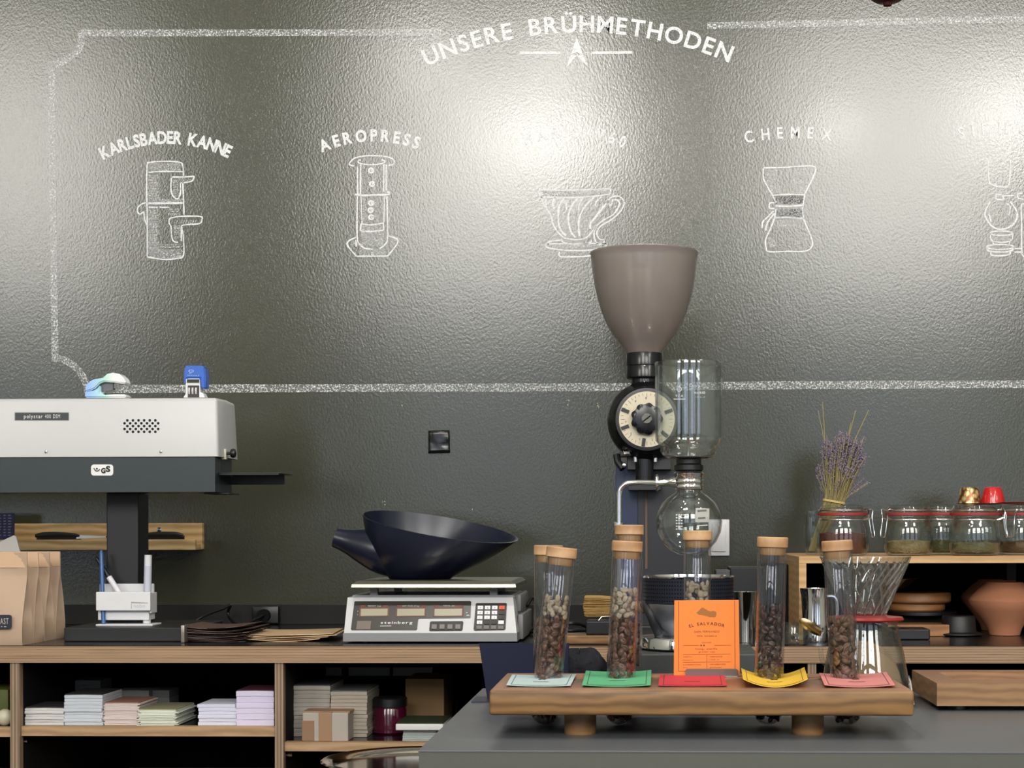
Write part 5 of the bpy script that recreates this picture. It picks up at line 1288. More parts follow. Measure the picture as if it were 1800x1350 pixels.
tx = MB(); ribbon(tx, [(1226, 898), (1242, 897)], 2.6, lambda x, y: og(x, y) + Vector((0, -.0004, 0))); ribbon(tx, [(1227, 911), (1240, 910)], 2.6, lambda x, y: og(x, y) + Vector((0, -.0004, 0)))
tx.build('sticker_print', mat('sticker_ink', (90, 90, 88), .6), lg, smooth=0, fixn=False)
tx = MB()
for j in range(6):
    for i in range(5 if j < 2 else 3): ribbon(tx, [(1188 + i * 4.4, 905 + j * 5), (1191 + i * 4.4, 905 + j * 5)], 2.2, og)
ribbon(tx, [(1226, 924), (1244, 923)], 1.6, og)
tx.build('print', M_PRT, lg, smooth=0, fixn=False)

# ================================================================ TALL SHOP GRINDER
YG = 2.80; v = YG / 3000
gx = at(1133, 700, YG).x
def gz(py): return ZZ(py, YG, 1133)
gr = thing('coffee_grinder', (gx, YG, ZT), 'tall black shop coffee grinder with smoky funnel hopper and round dial', 'coffee grinder')
prof = [(31.5, 622), (33, 618), (44, 603), (56, 588), (66, 570), (74.5, 550), (82, 525), (87, 503), (90.5, 480), (93, 460), (94, 448), (95.5, 446), (95, 444)]
g = MB().lathe([(r * v, gz(y)) for r, y in prof], (gx, YG, 0), 72, cap0=False, cap1=False); g.lathe([((r - 1.6) * v, gz(y)) for r, y in prof], (gx, YG, 0), 72, cap0=False, cap1=False)
g.build('hopper', M_SMOKE, gr, smooth=60, fixn=False)
MB().lathe([(r * v, gz(y)) for r, y in [(30, 666), (32, 664), (32, 645), (31.5, 644), (32.5, 643), (32.5, 623), (31.5, 621), (28, 621)]], (gx, YG, 0), 48, cap1=False).build('hopper_collar', M_BLKG, gr)
MB().lathe([(r * v, gz(y)) for r, y in [(24, 700), (23, 667)]], (gx, YG, 0), 36).build('neck', M_BLKG, gr)
sc_ = at(1133, 673, YG - 23 * v); MB().lathe([(.003, 0), (.0022, .0012), (0, .0016)], sc_, 14, axis=(0, -1, 0)).build('screw', M_STEEL, gr)
sc_ = at(1133, 643, YG - 32 * v); MB().lathe([(.0016, 0), (.0012, .0012), (0, .0016)], sc_, 12, axis=(0, -1, 0)).build('screw', M_STEEL, gr)
dc = at(1137, 737, YG - .055); hx, hz_ = dc.x, dc.z
MB().lathe([(50 * v, -.002), (57 * v, .004), (60 * v, .012), (66 * v, .022), (69 * v, .03), (69 * v, .085), (60 * v, .10)], (hx, YG - .050, hz_), 64, axis=(0, 1, 0)).build('grinding_head', mat('head_black', (22, 22, 26), .22), gr)
MB().lathe([(52 * v, 0), (54 * v, .001), (54 * v, .002), (51 * v, .0024)], (hx, YG - .051, hz_), 64, axis=(0, -1, 0)).build('dial_rim', M_BLKP, gr)
yd = YG - .0535
dl = MB().lathe([(48 * v, 0), (48 * v, .0016), (30 * v, .0016)], (hx, yd, hz_), 64, axis=(0, -1, 0)).build('dial', mat('dial_cream', (206, 196, 172), .35, var=.03), gr, smooth=20)
yk = yd - .0018
mk = MB()
for i in range(40):
    a = R(i * 9); r0, r1 = (41, 45) if i % 5 else (38, 45)
    c, s_ = math.cos(a), math.sin(a); n_ = Vector((-s_, 0, c)) * (.28 * v)
    p0 = Vector((hx + c * r0 * v, yk - .0002, hz_ + s_ * r0 * v)); p1 = Vector((hx + c * r1 * v, yk - .0002, hz_ + s_ * r1 * v)); mk.add([p0 - n_, p1 - n_, p1 + n_, p0 + n_], [[0, 1, 2, 3]])
for dg_, ch_ in ((92, '8'), (122, '9'), (187, '7'), (222, '5'), (250, '3'), (285, '2')):
    a = R(dg_); text_on(mk, ch_, (hx + 36.5 * v * math.cos(a), yk - .0003, hz_ + 36.5 * v * math.sin(a) - .0018), (1, 0, 0), (0, 0, 1), .0034)
mk.build('dial_scale', mat('dial_ink', (60, 54, 48), .6), dl, smooth=0, fixn=False)
for dg_ in (158, 200, 262, 20, -40):
    a = R(dg_); c, s_ = math.cos(a), math.sin(a); t_ = Vector((-s_, 0, c)) * 3 * v; pc_ = Vector((hx, yk - .0002, hz_))
    d_ = Vector((c, 0, s_)); MB().prism([pc_ + d_ * 33 * v - t_, pc_ + d_ * 47 * v - t_, pc_ + d_ * 47 * v + t_, pc_ + d_ * 33 * v + t_], (0, -.0012, 0)).build('dial_stop', M_BLKP, dl, smooth=0)
kn = MB().lathe([(26 * v, 0), (26.5 * v, .003), (26.5 * v, .011), (24 * v, .0135), (18 * v, .0145)], (hx, yk, hz_), 72, axis=(0, -1, 0), fn=lambda r, a, j: r * (1 + (.055 * math.cos(a * 9) if j < 3 else 0))).build('adjusting_knob', M_BLKG, gr, smooth=40)
MB().lathe([(8.8 * v, 0), (8.8 * v, .0018), (8 * v, .0025)], (hx, yk - .0143, hz_), 28, axis=(0, -1, 0)).build('slotted_screw', M_CHROME, kn)
a = R(38); t_ = Vector((math.cos(a), 0, math.sin(a))); n_ = Vector((-math.sin(a), 0, math.cos(a))) * 1.1 * v; c_ = Vector((hx, yk - .017, hz_))
MB().prism([c_ - t_ * 8 * v - n_, c_ + t_ * 8 * v - n_, c_ + t_ * 8 * v + n_, c_ - t_ * 8 * v + n_], (0, -.0002, 0)).build('screw_slot', M_BLKM, kn, smooth=0)
for px, py in ((1083, 738), (1099, 705)):
    q = at(px, py, YG - .04); MB().lathe([(.0030, -.006), (.0030, .0012), (.0, .002)], q, 14, axis=(0, -1, 0)).build('screw', M_STEEL, gr)
# lower works: bracket, bolts, chute, column, base
def gb(name, x0, x1, y0, y1, Y, d, m, bev=.001):
    a = at(x0, y1, Y); b_ = at(x1, y0, Y); return MB().box(a.x, b_.x, Y, Y + d, a.z, b_.z, bev=bev).build(name, m, gr, smooth=0)
gb('bracket', 1090, 1200, 790, 802, YG - .02, .06, M_BLKP)
gb('chute_block', 1102, 1180, 800, 826, YG - .005, .05, M_BLKP)
q = at(1097, 818, YG - .03); MB().lathe([(.0045, 0), (.0045, .004), (.003, .006), (0, .0065)], q, 6, axis=(0, -1, 0)).build('bolt', M_STEEL, gr, smooth=0)
MB().tube([at(1084, 800, YG - .015), at(1086, 812, YG - .02), at(1095, 824, YG - .025)], .006, 10).build('lever', M_BLKP, gr)
sp2 = [at(1096 + 10 * i / 40.0 + 0, 797 + 0 * i, YG - .03) + Vector((0, .0035 * math.sin(i * .9), .0035 * math.cos(i * .9))) for i in range(48)]
MB().tube(sp2, .0008, 6).build('spring', M_STEEL, gr)
for px in (1117, 1152):
    q = at(px, 800, YG - .022); MB().cyl(q, q + Vector((0, 0, -.011)), .0035, n=14).build('ferrule', M_CHROME, gr)
MB().cyl(at(1133, 862, YG - .01), at(1133, 800, YG - .01), 16 * v, n=28).build('chute', M_BLKG, gr)
gb('lower_tray', 1104, 1162, 846, 862, YG - .03, .05, M_BLKP)
M_COL = mat('grinder_column', (36, 36, 42), .3)
gb('column', 1120, 1204, 826, 1100, YG + .03, .09, M_COL)
gb('column_side_plate', 1083, 1121, 815, 1100, YG + .028, .09, mat('grinder_blue_reflection', (30, 44, 78), .3))  # blue reflection on the dark column's left face, put into its colour
gb('wood_edge', 1134, 1138, 852, 1000, YG + .027, .003, mat('brown_edge', (88, 66, 48), .5), 0)
a = at(1070, 1, YG).x; b_ = at(1212, 1, YG).x
MB().box(a, b_, YG - .05, YG + .16, ZT, gz(1096), bev=.004).build('base', M_BLKP, gr, smooth=0)

# ================================================================ ROUND CHROME APPLIANCE ON THE COUNTER
YA = 2.20; q_ = YA / 3000; ax0 = at(1210, 1050, YA).x
def az(py): return ZZ(py, YA, 1210)
ap = thing('drip_appliance', (ax0, YA, ZC), 'chrome bowl-shaped machine with perforated black collar behind the orange card', 'appliance')
MB().box(at(1064, 1, YA - .07).x, at(1330, 1, YA - .07).x, YA - .07, YB - .006, ZC + .0003, az(1141), bev=.003).build('base_box', mat('base_box_grey', (66, 68, 68), .45), ap, smooth=0)
MB().lathe([(r * q_, az(y)) for r, y in [(84, 1139.5), (87, 1137), (87, 1121), (85, 1118), (60, 1117)]], (ax0, YA, 0), 64).build('drip_ring', M_CHROME, ap, smooth=40)
MB().lathe([(r * q_, az(y)) for r, y in [(46, 1117), (50, 1112), (60, 1098), (70, 1080), (76, 1062), (76, 1059)]], (ax0, YA, 0), 64).build('bowl', mat('soft_chrome', (206, 212, 226), .32, 1.0), ap, smooth=60)
col = MB().lathe([(r * q_, az(y)) for r, y in [(77, 1060), (79, 1059), (79, 1016), (77, 1015)]], (ax0, YA, 0), 64, cap0=False, cap1=False).build('perforated_collar', mat('collar_black', (24, 28, 44), .3), ap, smooth=40)
dots = MB(); rr = 79 * q_ + .0003
for j in range(6):
    for i in range(-24, 25):
        a = R(-90 + i * 3.6); c_ = Vector((ax0 + rr * math.cos(a), YA + rr * math.sin(a), az(1054 - j * 6.6))); t_ = Vector((-math.sin(a), math.cos(a), 0)); s_ = .00085
        dots.add([c_ - t_ * s_ - Vector((0, 0, s_)), c_ + t_ * s_ - Vector((0, 0, s_)), c_ + t_ * s_ + Vector((0, 0, s_)), c_ - t_ * s_ + Vector((0, 0, s_))], [[0, 1, 2, 3]])
dots.build('perforations', M_BLKM, col, smooth=0)
MB().lathe([(r * q_, az(y)) for r, y in [(76, 1016), (80.5, 1015), (81, 1013), (80, 1011.5), (76, 1011.5), (74, 1020)]], (ax0, YA, 0), 64, cap0=False, cap1=False).build('top_rim', M_CHROME, ap)
MB().lathe([(r * q_, az(y)) for r, y in [(76, 1040), (75, 1018), (0.1, 1018)]], (ax0, YA, 0), 40, cap0=False).build('inner_lid', M_BLKP, ap)
P = smoothpath([at(1131, 1060, YA - .012), at(1142, 1078, YA - .02), at(1150, 1098, YA - .022), at(1158, 1116, YA - .02)], 6)
MB().tube(P, .0062, 10, flat=.7).build('side_strut', mat('strut_dark', (40, 40, 44), .35), ap)
MB().tube(smoothpath([at(1128, 1060, YA - .008), at(1139, 1080, YA - .018), at(1146, 1100, YA - .02), at(1151, 1114, YA - .018)], 6), .0022, 8).build('strut_trim', M_CHROME, ap)

# ================================================================ ITEMS ON THE WORKTOP BEHIND THE TUBES
def wthing(name, px, Y, label, cat, zz=None, **k): return thing(name, (at(px, 1100, Y).x, Y, ZT if zz is None else zz), label, cat, **k)
def wbox(name, x0, x1, y0, Y, d, m, label, cat, y1=None, bev=.002, zb=None):
    a = XX(x0, Y, 1050); b_ = XX(x1, Y, 1050); z0 = ZT + .0003 if zb is None else zb
    o = MB().box(a, b_, Y, Y + d, z0, ZZ(y0, Y, x0), bev=bev).build(name, m, smooth=0); return tag(o, label, cat)
b1 = wbox('wooden_block', 992, 1078, 1117, 2.63, .07, M_OAK, 'flat brown wooden block on the worktop between the tubes', 'wooden block')
zb1 = ZZ(1117, 2.63, 992)
b2 = wbox('black_box', 1030, 1076, 1092, 2.64, .06, M_BLKP, 'small black box on the wooden block under the brush', 'box', zb=zb1 + .0003)
# brush
YBr = 2.665; br_ = thing('brush', (at(1050, 1066, YBr).x, YBr, zb1), 'wide brush with golden bristles lying between the tubes', 'brush')
bm_ = MB(); rnd = random.Random(5)
z1_, z0_ = ZZ(1048, YBr, 1050), ZZ(1084, YBr, 1050)
for i in range(420):
    zz_ = rnd.uniform(z0_, z1_); yy_ = YBr + rnd.uniform(0, .022); xe = XX(1024 + rnd.uniform(0, 4) + abs((zz_ - (z0_ + z1_) / 2)) * 200, YBr); xe2 = XX(1080, YBr)
    zc = (z0_ + z1_) / 2
    bm_.tube([(xe2, yy_, zc + (zz_ - zc) * .85), ((xe + xe2) / 2, yy_, zz_ * .5 + (zc + (zz_ - zc) * .97) * .5), (xe, yy_, zz_ + rnd.uniform(-.001, .001))], .0009, 4)
o = bm_.build('bristles', mat('bristle_gold', (150, 120, 70), .6, var=.3, vs=200), br_, smooth=60); o['kind'] = 'stuff'
MB().box(XX(1078, YBr), XX(1098, YBr), YBr - .001, YBr + .024, z0_, z1_, bev=.002).build('ferrule', M_STEEL, br_, smooth=0)
MB().tube([(XX(1098, YBr), YBr + .011, (z0_ + z1_) / 2), (XX(1150, YBr), YBr + .011, (z0_ + z1_) / 2 - .003), (XX(1180, YBr), YBr + .011, (z0_ + z1_) / 2 - .006)], .008, 14, rs=[.012, .008, .006]).build('handle', M_OAK, br_)
MB().tube([at(1043, 1102, YBr - .004), at(1058, 1084, YBr - .002), at(1075, 1084, YBr)], .0012, 8).build('wire_rest', M_STEEL, br_)
zc_ = ZT + .0042
for k, lab in enumerate(('black cable loop on the worktop left of the brush', 'second black cable looping lower beside the brush')):
    yy = 2.70 + .05 * k
    P = [(XX(925, yy + .1), yy + .16, zc_), (XX(960, yy + .05), yy + .07, zc_ + .012), (XX(995, yy), yy, zc_ + .024 - .014 * k), (XX(1022, yy), yy + .01, zc_ + .022 - .012 * k), (XX(1040, yy), yy + .03, zc_ + .008), (XX(1020, yy), yy + .06, zc_), (XX(985, yy), yy + .02, zc_ + .003), (XX(960, yy), yy - .01, zc_)]
    cable('black_cable', P, .0030, lab)
# metal cup
YM = 2.66; k_ = YM / 3000; r_ = 20 * k_; c_ = (at(1311, 1100, YM).x, YM + r_, ZT + .0003)
mc = thing('metal_cup', c_, 'tall polished metal cup between the orange card and the next tube', 'cup')
H = ZZ(1041, YM, 1311) - ZT
MB().lathe([(r_ * .78, 0), (r_ * .8, .001), (r_, H - .001), (r_ * 1.03, H), (r_ * .97, H - .0005), (r_ * .78, .002)], c_, 40).build('cup_body', M_CHROME, mc, smooth=50)
wbox('black_container', 1283, 1345, 997, 2.95, .10, M_BLKP, 'black container behind the metal cup', 'container')
wbox('black_canister_box', 1345, 1386, 992, 2.92, .12, M_BLKM, 'taller black box left of the small plywood shelf', 'box')
o = wbox('grey_container', 1258, 1284, 1002, 2.93, .06, mat('dim_grey_plastic', (70, 70, 74), .4), 'narrow grey container behind the round chrome machine', 'container')
# milk jug
YJ = 2.675; k_ = YJ / 3000; c_ = (at(1436, 1100, YJ).x, YJ + 22 * k_, ZT + .0003); H = ZZ(1035, YJ, 1436) - ZT
jg = thing('milk_jug', c_, 'small polished steel milk jug beside the left leg of the plywood shelf', 'jug')
r_ = 21 * k_
def spout(r, a, j):
    d = math.cos(a - math.pi); return r * (1 + (.32 * max(0, d) ** 12 if j in (4, 5, 6, 7) else .12 * max(0, d) ** 12 if j == 3 else 0))
MB().lathe([(r_ * 1.02, 0), (r_ * 1.08, .003), (r_ * 1.05, H * .35), (r_ * .95, H * .7), (r_ * .98, H * .95), (r_ * 1.0, H), (r_ * .97, H), (r_ * .93, H * .95), (r_ * 1.0, .004)], c_, 48, fn=spout).build('jug_body', M_CHROME, jg, smooth=60)
MB().tube(smoothpath([(c_[0] + r_ * .95, c_[1], c_[2] + H * .85), (c_[0] + r_ * 1.7, c_[1], c_[2] + H * .8), (c_[0] + r_ * 1.75, c_[1], c_[2] + H * .4), (c_[0] + r_ * 1.02, c_[1], c_[2] + H * .2)], 6), .0025, 10).build('handle', M_CHROME, jg)
# small low glass jar and leaning gold lid
YQ = 2.625; k_ = YQ / 3000; r_ = 25 * k_; c_ = (at(1400, 1100, YQ).x, YQ + r_, ZT + .0003)
gj = thing('glass_jar', c_, 'small low empty glass jar near the worktop edge', 'jar')
H = ZZ(1096, YQ, 1400) - ZT
g = MB().lathe([(0.001, 0), (r_ * .9, 0), (r_, .002), (r_, H * .6), (r_ * .9, H * .72), (r_ * .92, H)], c_, 40, cap1=False); g.lathe([(.001, .002), (r_ * .88, .003), (r_ * .93, H * .6), (r_ * .84, H * .74), (r_ * .86, H)], c_, 40, cap1=False)
g.build('glass_body', M_GLASSE, gj, smooth=60, fixn=False)
q = at(1427, 1101, 2.60); o = MB().lathe([(.0, .001), (.019, .001), (.0205, .0005), (.021, -.003), (.0195, -.003), (.0195, -.0005), (0, -.0005)], q, 40, axis=(.50, -.30, .82)).build('jar_lid', M_GOLD, smooth=40)
tag(o, 'shiny gold jar lid leaning by the small glass jar', 'jar lid')
# ================================================================ GLASS DRIPPER ON ITS SERVER
YV = 2.12; u = YV / 3000
vx = at(1521, 1050, YV).x
def vz(py): return ZZ(py, YV, 1521)
sv = thing('coffee_server', (vx, YV, ZC), 'conical glass coffee server standing behind the right end of the rack', 'coffee server')
zb = ZC + .0006
pr = [(0.5, zb), (76 * u, zb), (80 * u, zb + .004), (79 * u, zb + .012), (75 * u, vz(1196)), (67 * u, vz(1150)), (58 * u, vz(1112)), (54 * u, vz(1096)), (54.5 * u, vz(1093))]
pr[0] = (.001, zb)
g = MB().lathe(pr, (vx, YV, 0), 64, cap1=False); g.lathe([(max(.001, r - .0018), z_ + .0015 * (i < 3)) for i, (r, z_) in enumerate(pr)], (vx, YV, 0), 64, cap1=False)
g.build('glass_body', M_GLASSE, sv, smooth=60, fixn=False)
hp = smoothpath([(vx - 66 * u, YV - .004, vz(1108)), (vx - 76 * u, YV - .008, vz(1112)), (vx - 79 * u, YV - .010, vz(1135)), (vx - 77 * u, YV - .010, vz(1158)), (vx - 70 * u, YV - .006, vz(1168))], 6)
MB().tube(hp, .0028, 12).build('handle', M_GLASSE, sv, smooth=60)
MB().tube(smoothpath([(vx + 2 * u, YV - 55 * u, vz(1093)), (vx + 18 * u, YV - 58 * u, vz(1094)), (vx + 32 * u, YV - 52 * u, vz(1102)), (vx + 44 * u, YV - 45 * u, vz(1108)), (vx + 55 * u, YV - 30 * u, vz(1100))], 6), .0022, 10).build('pouring_lip', M_GLASSE, sv, smooth=60)
# dripper
dr = thing('coffee_dripper', (vx, YV, vz(1093)), 'ribbed glass cone dripper with red base on top of the glass server', 'coffee dripper')
def vr(r, a, j):
    t = j / 22
    w_ = a * 12 + t * 5.2
    return r * (1 + .030 * math.sin(w_) * (1 if t > .04 else 0) * (1 - .5 * max(0, t - .9) * 10))
N_ = 23
prof = [(35 + (78 - 35) * (j / 22) ** 1.08, 1083 - 103 * j / 22) for j in range(N_)]
M_RIB = glass('ribbed_glass', (246, 248, 248), 2.0)
g = MB().lathe([(r * u, vz(y)) for r, y in prof], (vx, YV, 0), 192, cap0=False, cap1=False, fn=vr)
g.lathe([((r - 2.6) * u, vz(y)) for r, y in prof], (vx, YV, 0), 192, cap0=False, cap1=False, fn=lambda r, a, j: r * (1 - .018 * math.sin(a * 12 + (j / 22) * 5.2)))
g.build('glass_cone', M_RIB, dr, smooth=80, fixn=False)
MB().lathe([(75.5 * u, vz(981)), (78.5 * u, vz(981)), (79 * u, vz(979)), (78 * u, vz(978)), (75.5 * u, vz(978.4))], (vx, YV, 0), 64, cap0=False, cap1=False).build('rim', M_GLASSE, dr, smooth=60, fixn=False)
rb_ = MB()
for i in range(28):    # moulded spiral ribs
    P = [];
    for j in range(0, 21):
        t = j / 22; a = 2 * math.pi * (i + .5 * (i >= 14)) / 14 + t * 1.0 ; r_ = (prof[j][0] - .8) * u
        if i >= 14 and j < 12: continue
        P.append((vx + r_ * math.cos(a), YV + r_ * math.sin(a), vz(prof[j][1])))
    rb_.tube(P, .0017, 8)
rb_.build('spiral_ribs', real_glass('moulded_glass'), dr, smooth=60, fixn=False)
M_REDP = mat('red_plastic', (150, 42, 38), .3)
MB().lathe([(30 * u, vz(1093)), (64 * u, vz(1091)), (66.5 * u, vz(1088)), (64 * u, vz(1084)), (40 * u, vz(1082)), (36 * u, vz(1080)), (33 * u, vz(1082))], (vx, YV, 0), 56, cap0=False, cap1=False).build('base_ring', M_REDP, dr, smooth=50)
# filter papers behind the server
Yf = 2.235
pts = [at(x, y, Yf) for x, y in [(1500, 1190), (1498, 1145), (1515, 1140), (1535, 1142), (1556, 1151), (1570, 1164), (1580, 1180), (1586, 1200)]]
pts += [Vector((pts[-1].x, Yf, ZC + .0006)), Vector((pts[0].x, Yf, ZC + .0006))]
fp = thing('filter_paper_stack', (pts[0].x, Yf, ZC), 'fan of brown filter papers behind the glass server', 'filter papers')
for k in range(8):
    q = [Vector((p.x, p.y + .0042 * k, p.z + (0.0012 * k if p.z > ZC + .001 else 0))) for p in pts]
    MB().prism(q, (0, .0026, 0)).build('filter_paper', mat('filter_brown' if k % 2 else 'filter_tan', (150, 112, 80) if k % 2 else (176, 140, 104), .8), fp, smooth=0)
# small chrome spoon end between the boards
q = at(1601, 1205, 2.06)
sp3 = thing('chrome_spoon', (q.x, 2.06, ZC), 'short chrome spoon standing between the rack and the recessed board', 'spoon')
MB().tube([at(1596, 1190, 2.08), at(1600, 1200, 2.07), (at(1606, 1225, 2.05).x, 2.05, ZC + .0032)], .0026, 10).build('spoon_handle', M_CHROME, sp3)

# ================================================================ SMALL PLYWOOD SHELF AND WHAT IT CARRIES
YSf = 2.72
zs1 = ZZ(978, YSf, 1600); zs0_ = ZZ(990, YSf, 1600)
sx0 = XX(1404.5, YSf); sx1 = .80; ybk2 = 3.125
ss = thing('plywood_shelf', ((sx0 + sx1) / 2, YSf, ZT), 'small plywood shelf standing on the worktop at the right', 'shelf')
M_LPLY = wood('light_ply', (178, 138, 92), (208, 170, 122), (.35, 1, 1), .5, 24, 4)
MB().box(sx0, sx1, YSf, ybk2, zs0_, zs1, bev=.0005).build('top_board', M_LPLY, ss, smooth=0)
MB().box(sx0, XX(1417.5, YSf), YSf, ybk2, ZT + .0003, zs0_ - .0002, bev=.0004).build('side_board', M_LPLY, ss, smooth=0)
MB().box(sx1 - .012, sx1, YSf, ybk2, ZT + .0003, zs0_ - .0002, bev=.0004).build('side_board', M_LPLY, ss, smooth=0)
MB().box(XX(1417.5, YSf) + .0005, sx1 - .0125, ybk2 - .006, ybk2, ZT + .0003, zs0_ - .0003).build('back_board', M_BLKM, ss, smooth=0)  # added black sheet, stands in for the wall's shade under the shelf
MB().box(XX(1768, 3.0), XX(1784, 3.0), 2.99, 3.07, ZT + .0003, zs0_ - .0003).build('inner_post', mat('inner_post', (52, 52, 54), .6), ss, smooth=0)
# swing-top jars
def swing_jar(px, Y, Rpx, label, fill, fillh, clasp=None, kind='tea'):
    k = Y / 3000; x = at(px, 930, Y).x; z0 = zs1 + .0004; r = Rpx * k
    H = (ZZ(887, Y, px) - z0)
    root = thing('swing_top_jar', (x, Y, z0), label, 'jar', 'swing-top glass jars on the plywood shelf')
    P = [(.001, 0), (.80, 0), (.90, .03), (.98, .13), (1.0, .30), (.985, .48), (.93, .60), (.86, .68), (.85, .74), (.89, .755), (.89, .785)]
    g = MB().lathe([(a * r if a > .01 else a, b_ * H + z0) for a, b_ in P], (x, Y, 0), 48, cap1=False)
    g.lathe([(a * r - .0022 if a > .01 else a, b_ * H + z0 + (.003 if b_ < .04 else 0)) for a, b_ in P], (x, Y, 0), 48, cap1=False)
    g.build('glass_body', M_GLASSE, root, smooth=60, fixn=False)
    MB().lathe([(.86 * r, z0 + .785 * H), (.95 * r, z0 + .79 * H), (.95 * r, z0 + .835 * H), (.86 * r, z0 + .84 * H)], (x, Y, 0), 48, cap0=False, cap1=False).build('rubber_seal', mat('seal_red', (150, 44, 38), .45), root)
    g = MB().lathe([(.90 * r, z0 + .842 * H), (.93 * r, z0 + .86 * H), (.92 * r, z0 + .90 * H), (.84 * r, z0 + .94 * H), (.80 * r, z0 + .985 * H), (.2 * r, z0 + 1.0 * H), (.001, z0 + 1.0 * H)], (x, Y, 0), 48, cap0=False)
    g.lathe([(.86 * r, z0 + .845 * H), (.80 * r, z0 + .93 * H), (.2 * r, z0 + .96 * H), (.001, z0 + .96 * H)], (x, Y, 0), 48, cap0=False)
    g.build('glass_lid', M_GLASSE, root, smooth=60, fixn=False)
    wr = MB(); nk = [(x + .875 * r * math.cos(a), Y + .875 * r * math.sin(a), z0 + .70 * H) for a in [2 * math.pi * i / 40 for i in range(40)]]
    wr.tube(nk, .0009, 6, closed=True); tp = [(x + .93 * r * math.cos(a), Y + .93 * r * math.sin(a), z0 + .885 * H) for a in [2 * math.pi * i / 40 for i in range(40)]]
    wr.tube(tp, .0009, 6, closed=True); wr.build('wire_ring', M_CHROME, root, smooth=60)
    if clasp is not None:
        ca, sa = math.cos(R(clasp)), math.sin(R(clasp)); d = Vector((ca, sa, 0)); t = Vector((-sa, ca, 0)); c_ = Vector((x, Y, z0))
        cw = MB(); w_ = .012
        cw.tube(smoothpath([c_ + d * r * .93 + t * w_ + Vector((0, 0, .89 * H)), c_ + d * r * 1.12 + t * w_ * .9 + Vector((0, 0, .90 * H)), c_ + d * r * 1.12 + t * w_ * .6 + Vector((0, 0, .74 * H)), c_ + d * r * 1.22 + t * w_ * .55 + Vector((0, 0, .40 * H)), c_ + d * r * 1.24 + Vector((0, 0, .36 * H)), c_ + d * r * 1.22 - t * w_ * .55 + Vector((0, 0, .40 * H)), c_ + d * r * 1.12 - t * w_ * .6 + Vector((0, 0, .74 * H)), c_ + d * r * 1.12 - t * w_ * .9 + Vector((0, 0, .90 * H)), c_ + d * r * .93 - t * w_ + Vector((0, 0, .89 * H))], 4), .0010, 6)
        cw.tube([c_ + d * r * 1.12 + t * w_ * .6 + Vector((0, 0, .74 * H)), c_ + d * r * .9 + t * w_ * .6 + Vector((0, 0, .70 * H))], .0010, 6); cw.tube([c_ + d * r * 1.12 - t * w_ * .6 + Vector((0, 0, .74 * H)), c_ + d * r * .9 - t * w_ * .6 + Vector((0, 0, .70 * H))], .0010, 6)
        cw.build('wire_clasp', M_CHROME, root, smooth=60)
    # contents
    rnd = random.Random(int(px)); fh = fillh * H
    base = MB(); rings = []
    for t in (0, .03, .13, .3, .6, .85, 1.0):
        hh = max(.0035, fh * t); rr = r * (.78 if hh < .05 * H else .87 if hh < .1 * H else .93 if hh < .25 * H else .95) - .003
        rings.append([Vector((x + rr * math.cos(2 * math.pi * i / 40), Y + rr * math.sin(2 * math.pi * i / 40), z0 + hh + (rnd.uniform(-.0012, .0022) if t == 1 else 0))) for i in range(40)])
    rings.append([Vector((x + .5 * r * math.cos(2 * math.pi * i / 40), Y + .5 * r * math.sin(2 * math.pi * i / 40), z0 + fh + .002 + rnd.uniform(-.001, .002))) for i in range(40)])
    base.loft(rings)
    for i in range(260):
        a = rnd.uniform(0, 6.28); hh = rnd.uniform(.06 * H, fh + .001); rr = r * .93 - .0028
        c_ = Vector((x + rr * math.cos(a), Y + rr * math.sin(a), z0 + hh)); d = Vector((-math.sin(a), math.cos(a), rnd.uniform(-1, 1))).normalized() * rnd.uniform(.0015, .004)
        n_ = Vector((0, 0, 1)) * .0006; base.add([c_ - d - n_, c_ + d - n_, c_ + d + n_, c_ - d + n_], [[0, 1, 2, 3]])
    o = base.build(kind, fill, smooth=0)
    return root, o, Vector((x, Y, z0 + H)), r
GRN = lambda n, c: mat(n, c, .9, var=.5, vs=260, bump=.8, bs=300)
def jar(*a, cl=None, **k):
    root, o, top, r = swing_jar(*a, **k); tag(o, cl[0], cl[1], None, 'stuff'); return root, top, r
jar(1481, 2.80, 46, 'swing-top jar with dark red contents in front of the lavender', GRN('rooibos', (92, 40, 26)), .42, clasp=-28, kind='red_tea', cl=('dark red loose tea in the jar before the lavender', 'tea'))
jar(1597, 2.80, 43, 'swing-top jar with pale herbs, second visible jar from the left', GRN('herb_pale', (140, 124, 84)), .26, clasp=205, kind='dried_herbs', cl=('pale brown-green dried herbs in the second jar from the left', 'tea'))
jar(1655, 2.905, 38, 'swing-top jar standing back between two front jars', GRN('herb_green', (86, 84, 42)), .24, clasp=None, kind='dried_herbs', cl=('dark green dried herbs in the jar set back between two others', 'tea'))
jar(1713, 2.79, 45, 'swing-top jar with olive herbs right of the set-back jar', GRN('herb_olive', (104, 100, 66)), .22, clasp=-20, kind='dried_herbs', cl=('olive dried herbs in the jar right of the set-back jar', 'tea'))
r5 = jar(1796, 2.86, 43, 'swing-top jar cut off by the right edge of the photo', GRN('herb_brown', (92, 70, 42)), .24, clasp=-125, kind='dried_herbs', cl=('brown dried herbs in the jar at the right edge', 'tea'))
r6 = jar(1728, 2.935, 42, 'swing-top jar hidden at the back that carries the espresso cups', GRN('herb_brown', (92, 70, 42)), .24, kind='dried_herbs', cl=('brown dried herbs in the hidden back jar', 'tea'))
top6 = r6[1]; top5 = r5[1]
YC = top6.y; k = YC / 3000
o = MB().lathe([(.03, 0), (.044, .001), (.045, .0018), (.001, .0016)], (top6.x, YC, top6.z + .0003), 40).build('saucer', M_BLKP); tag(o, 'thin black saucer under the two upturned cups', 'saucer')
zc = top6.z + .0022
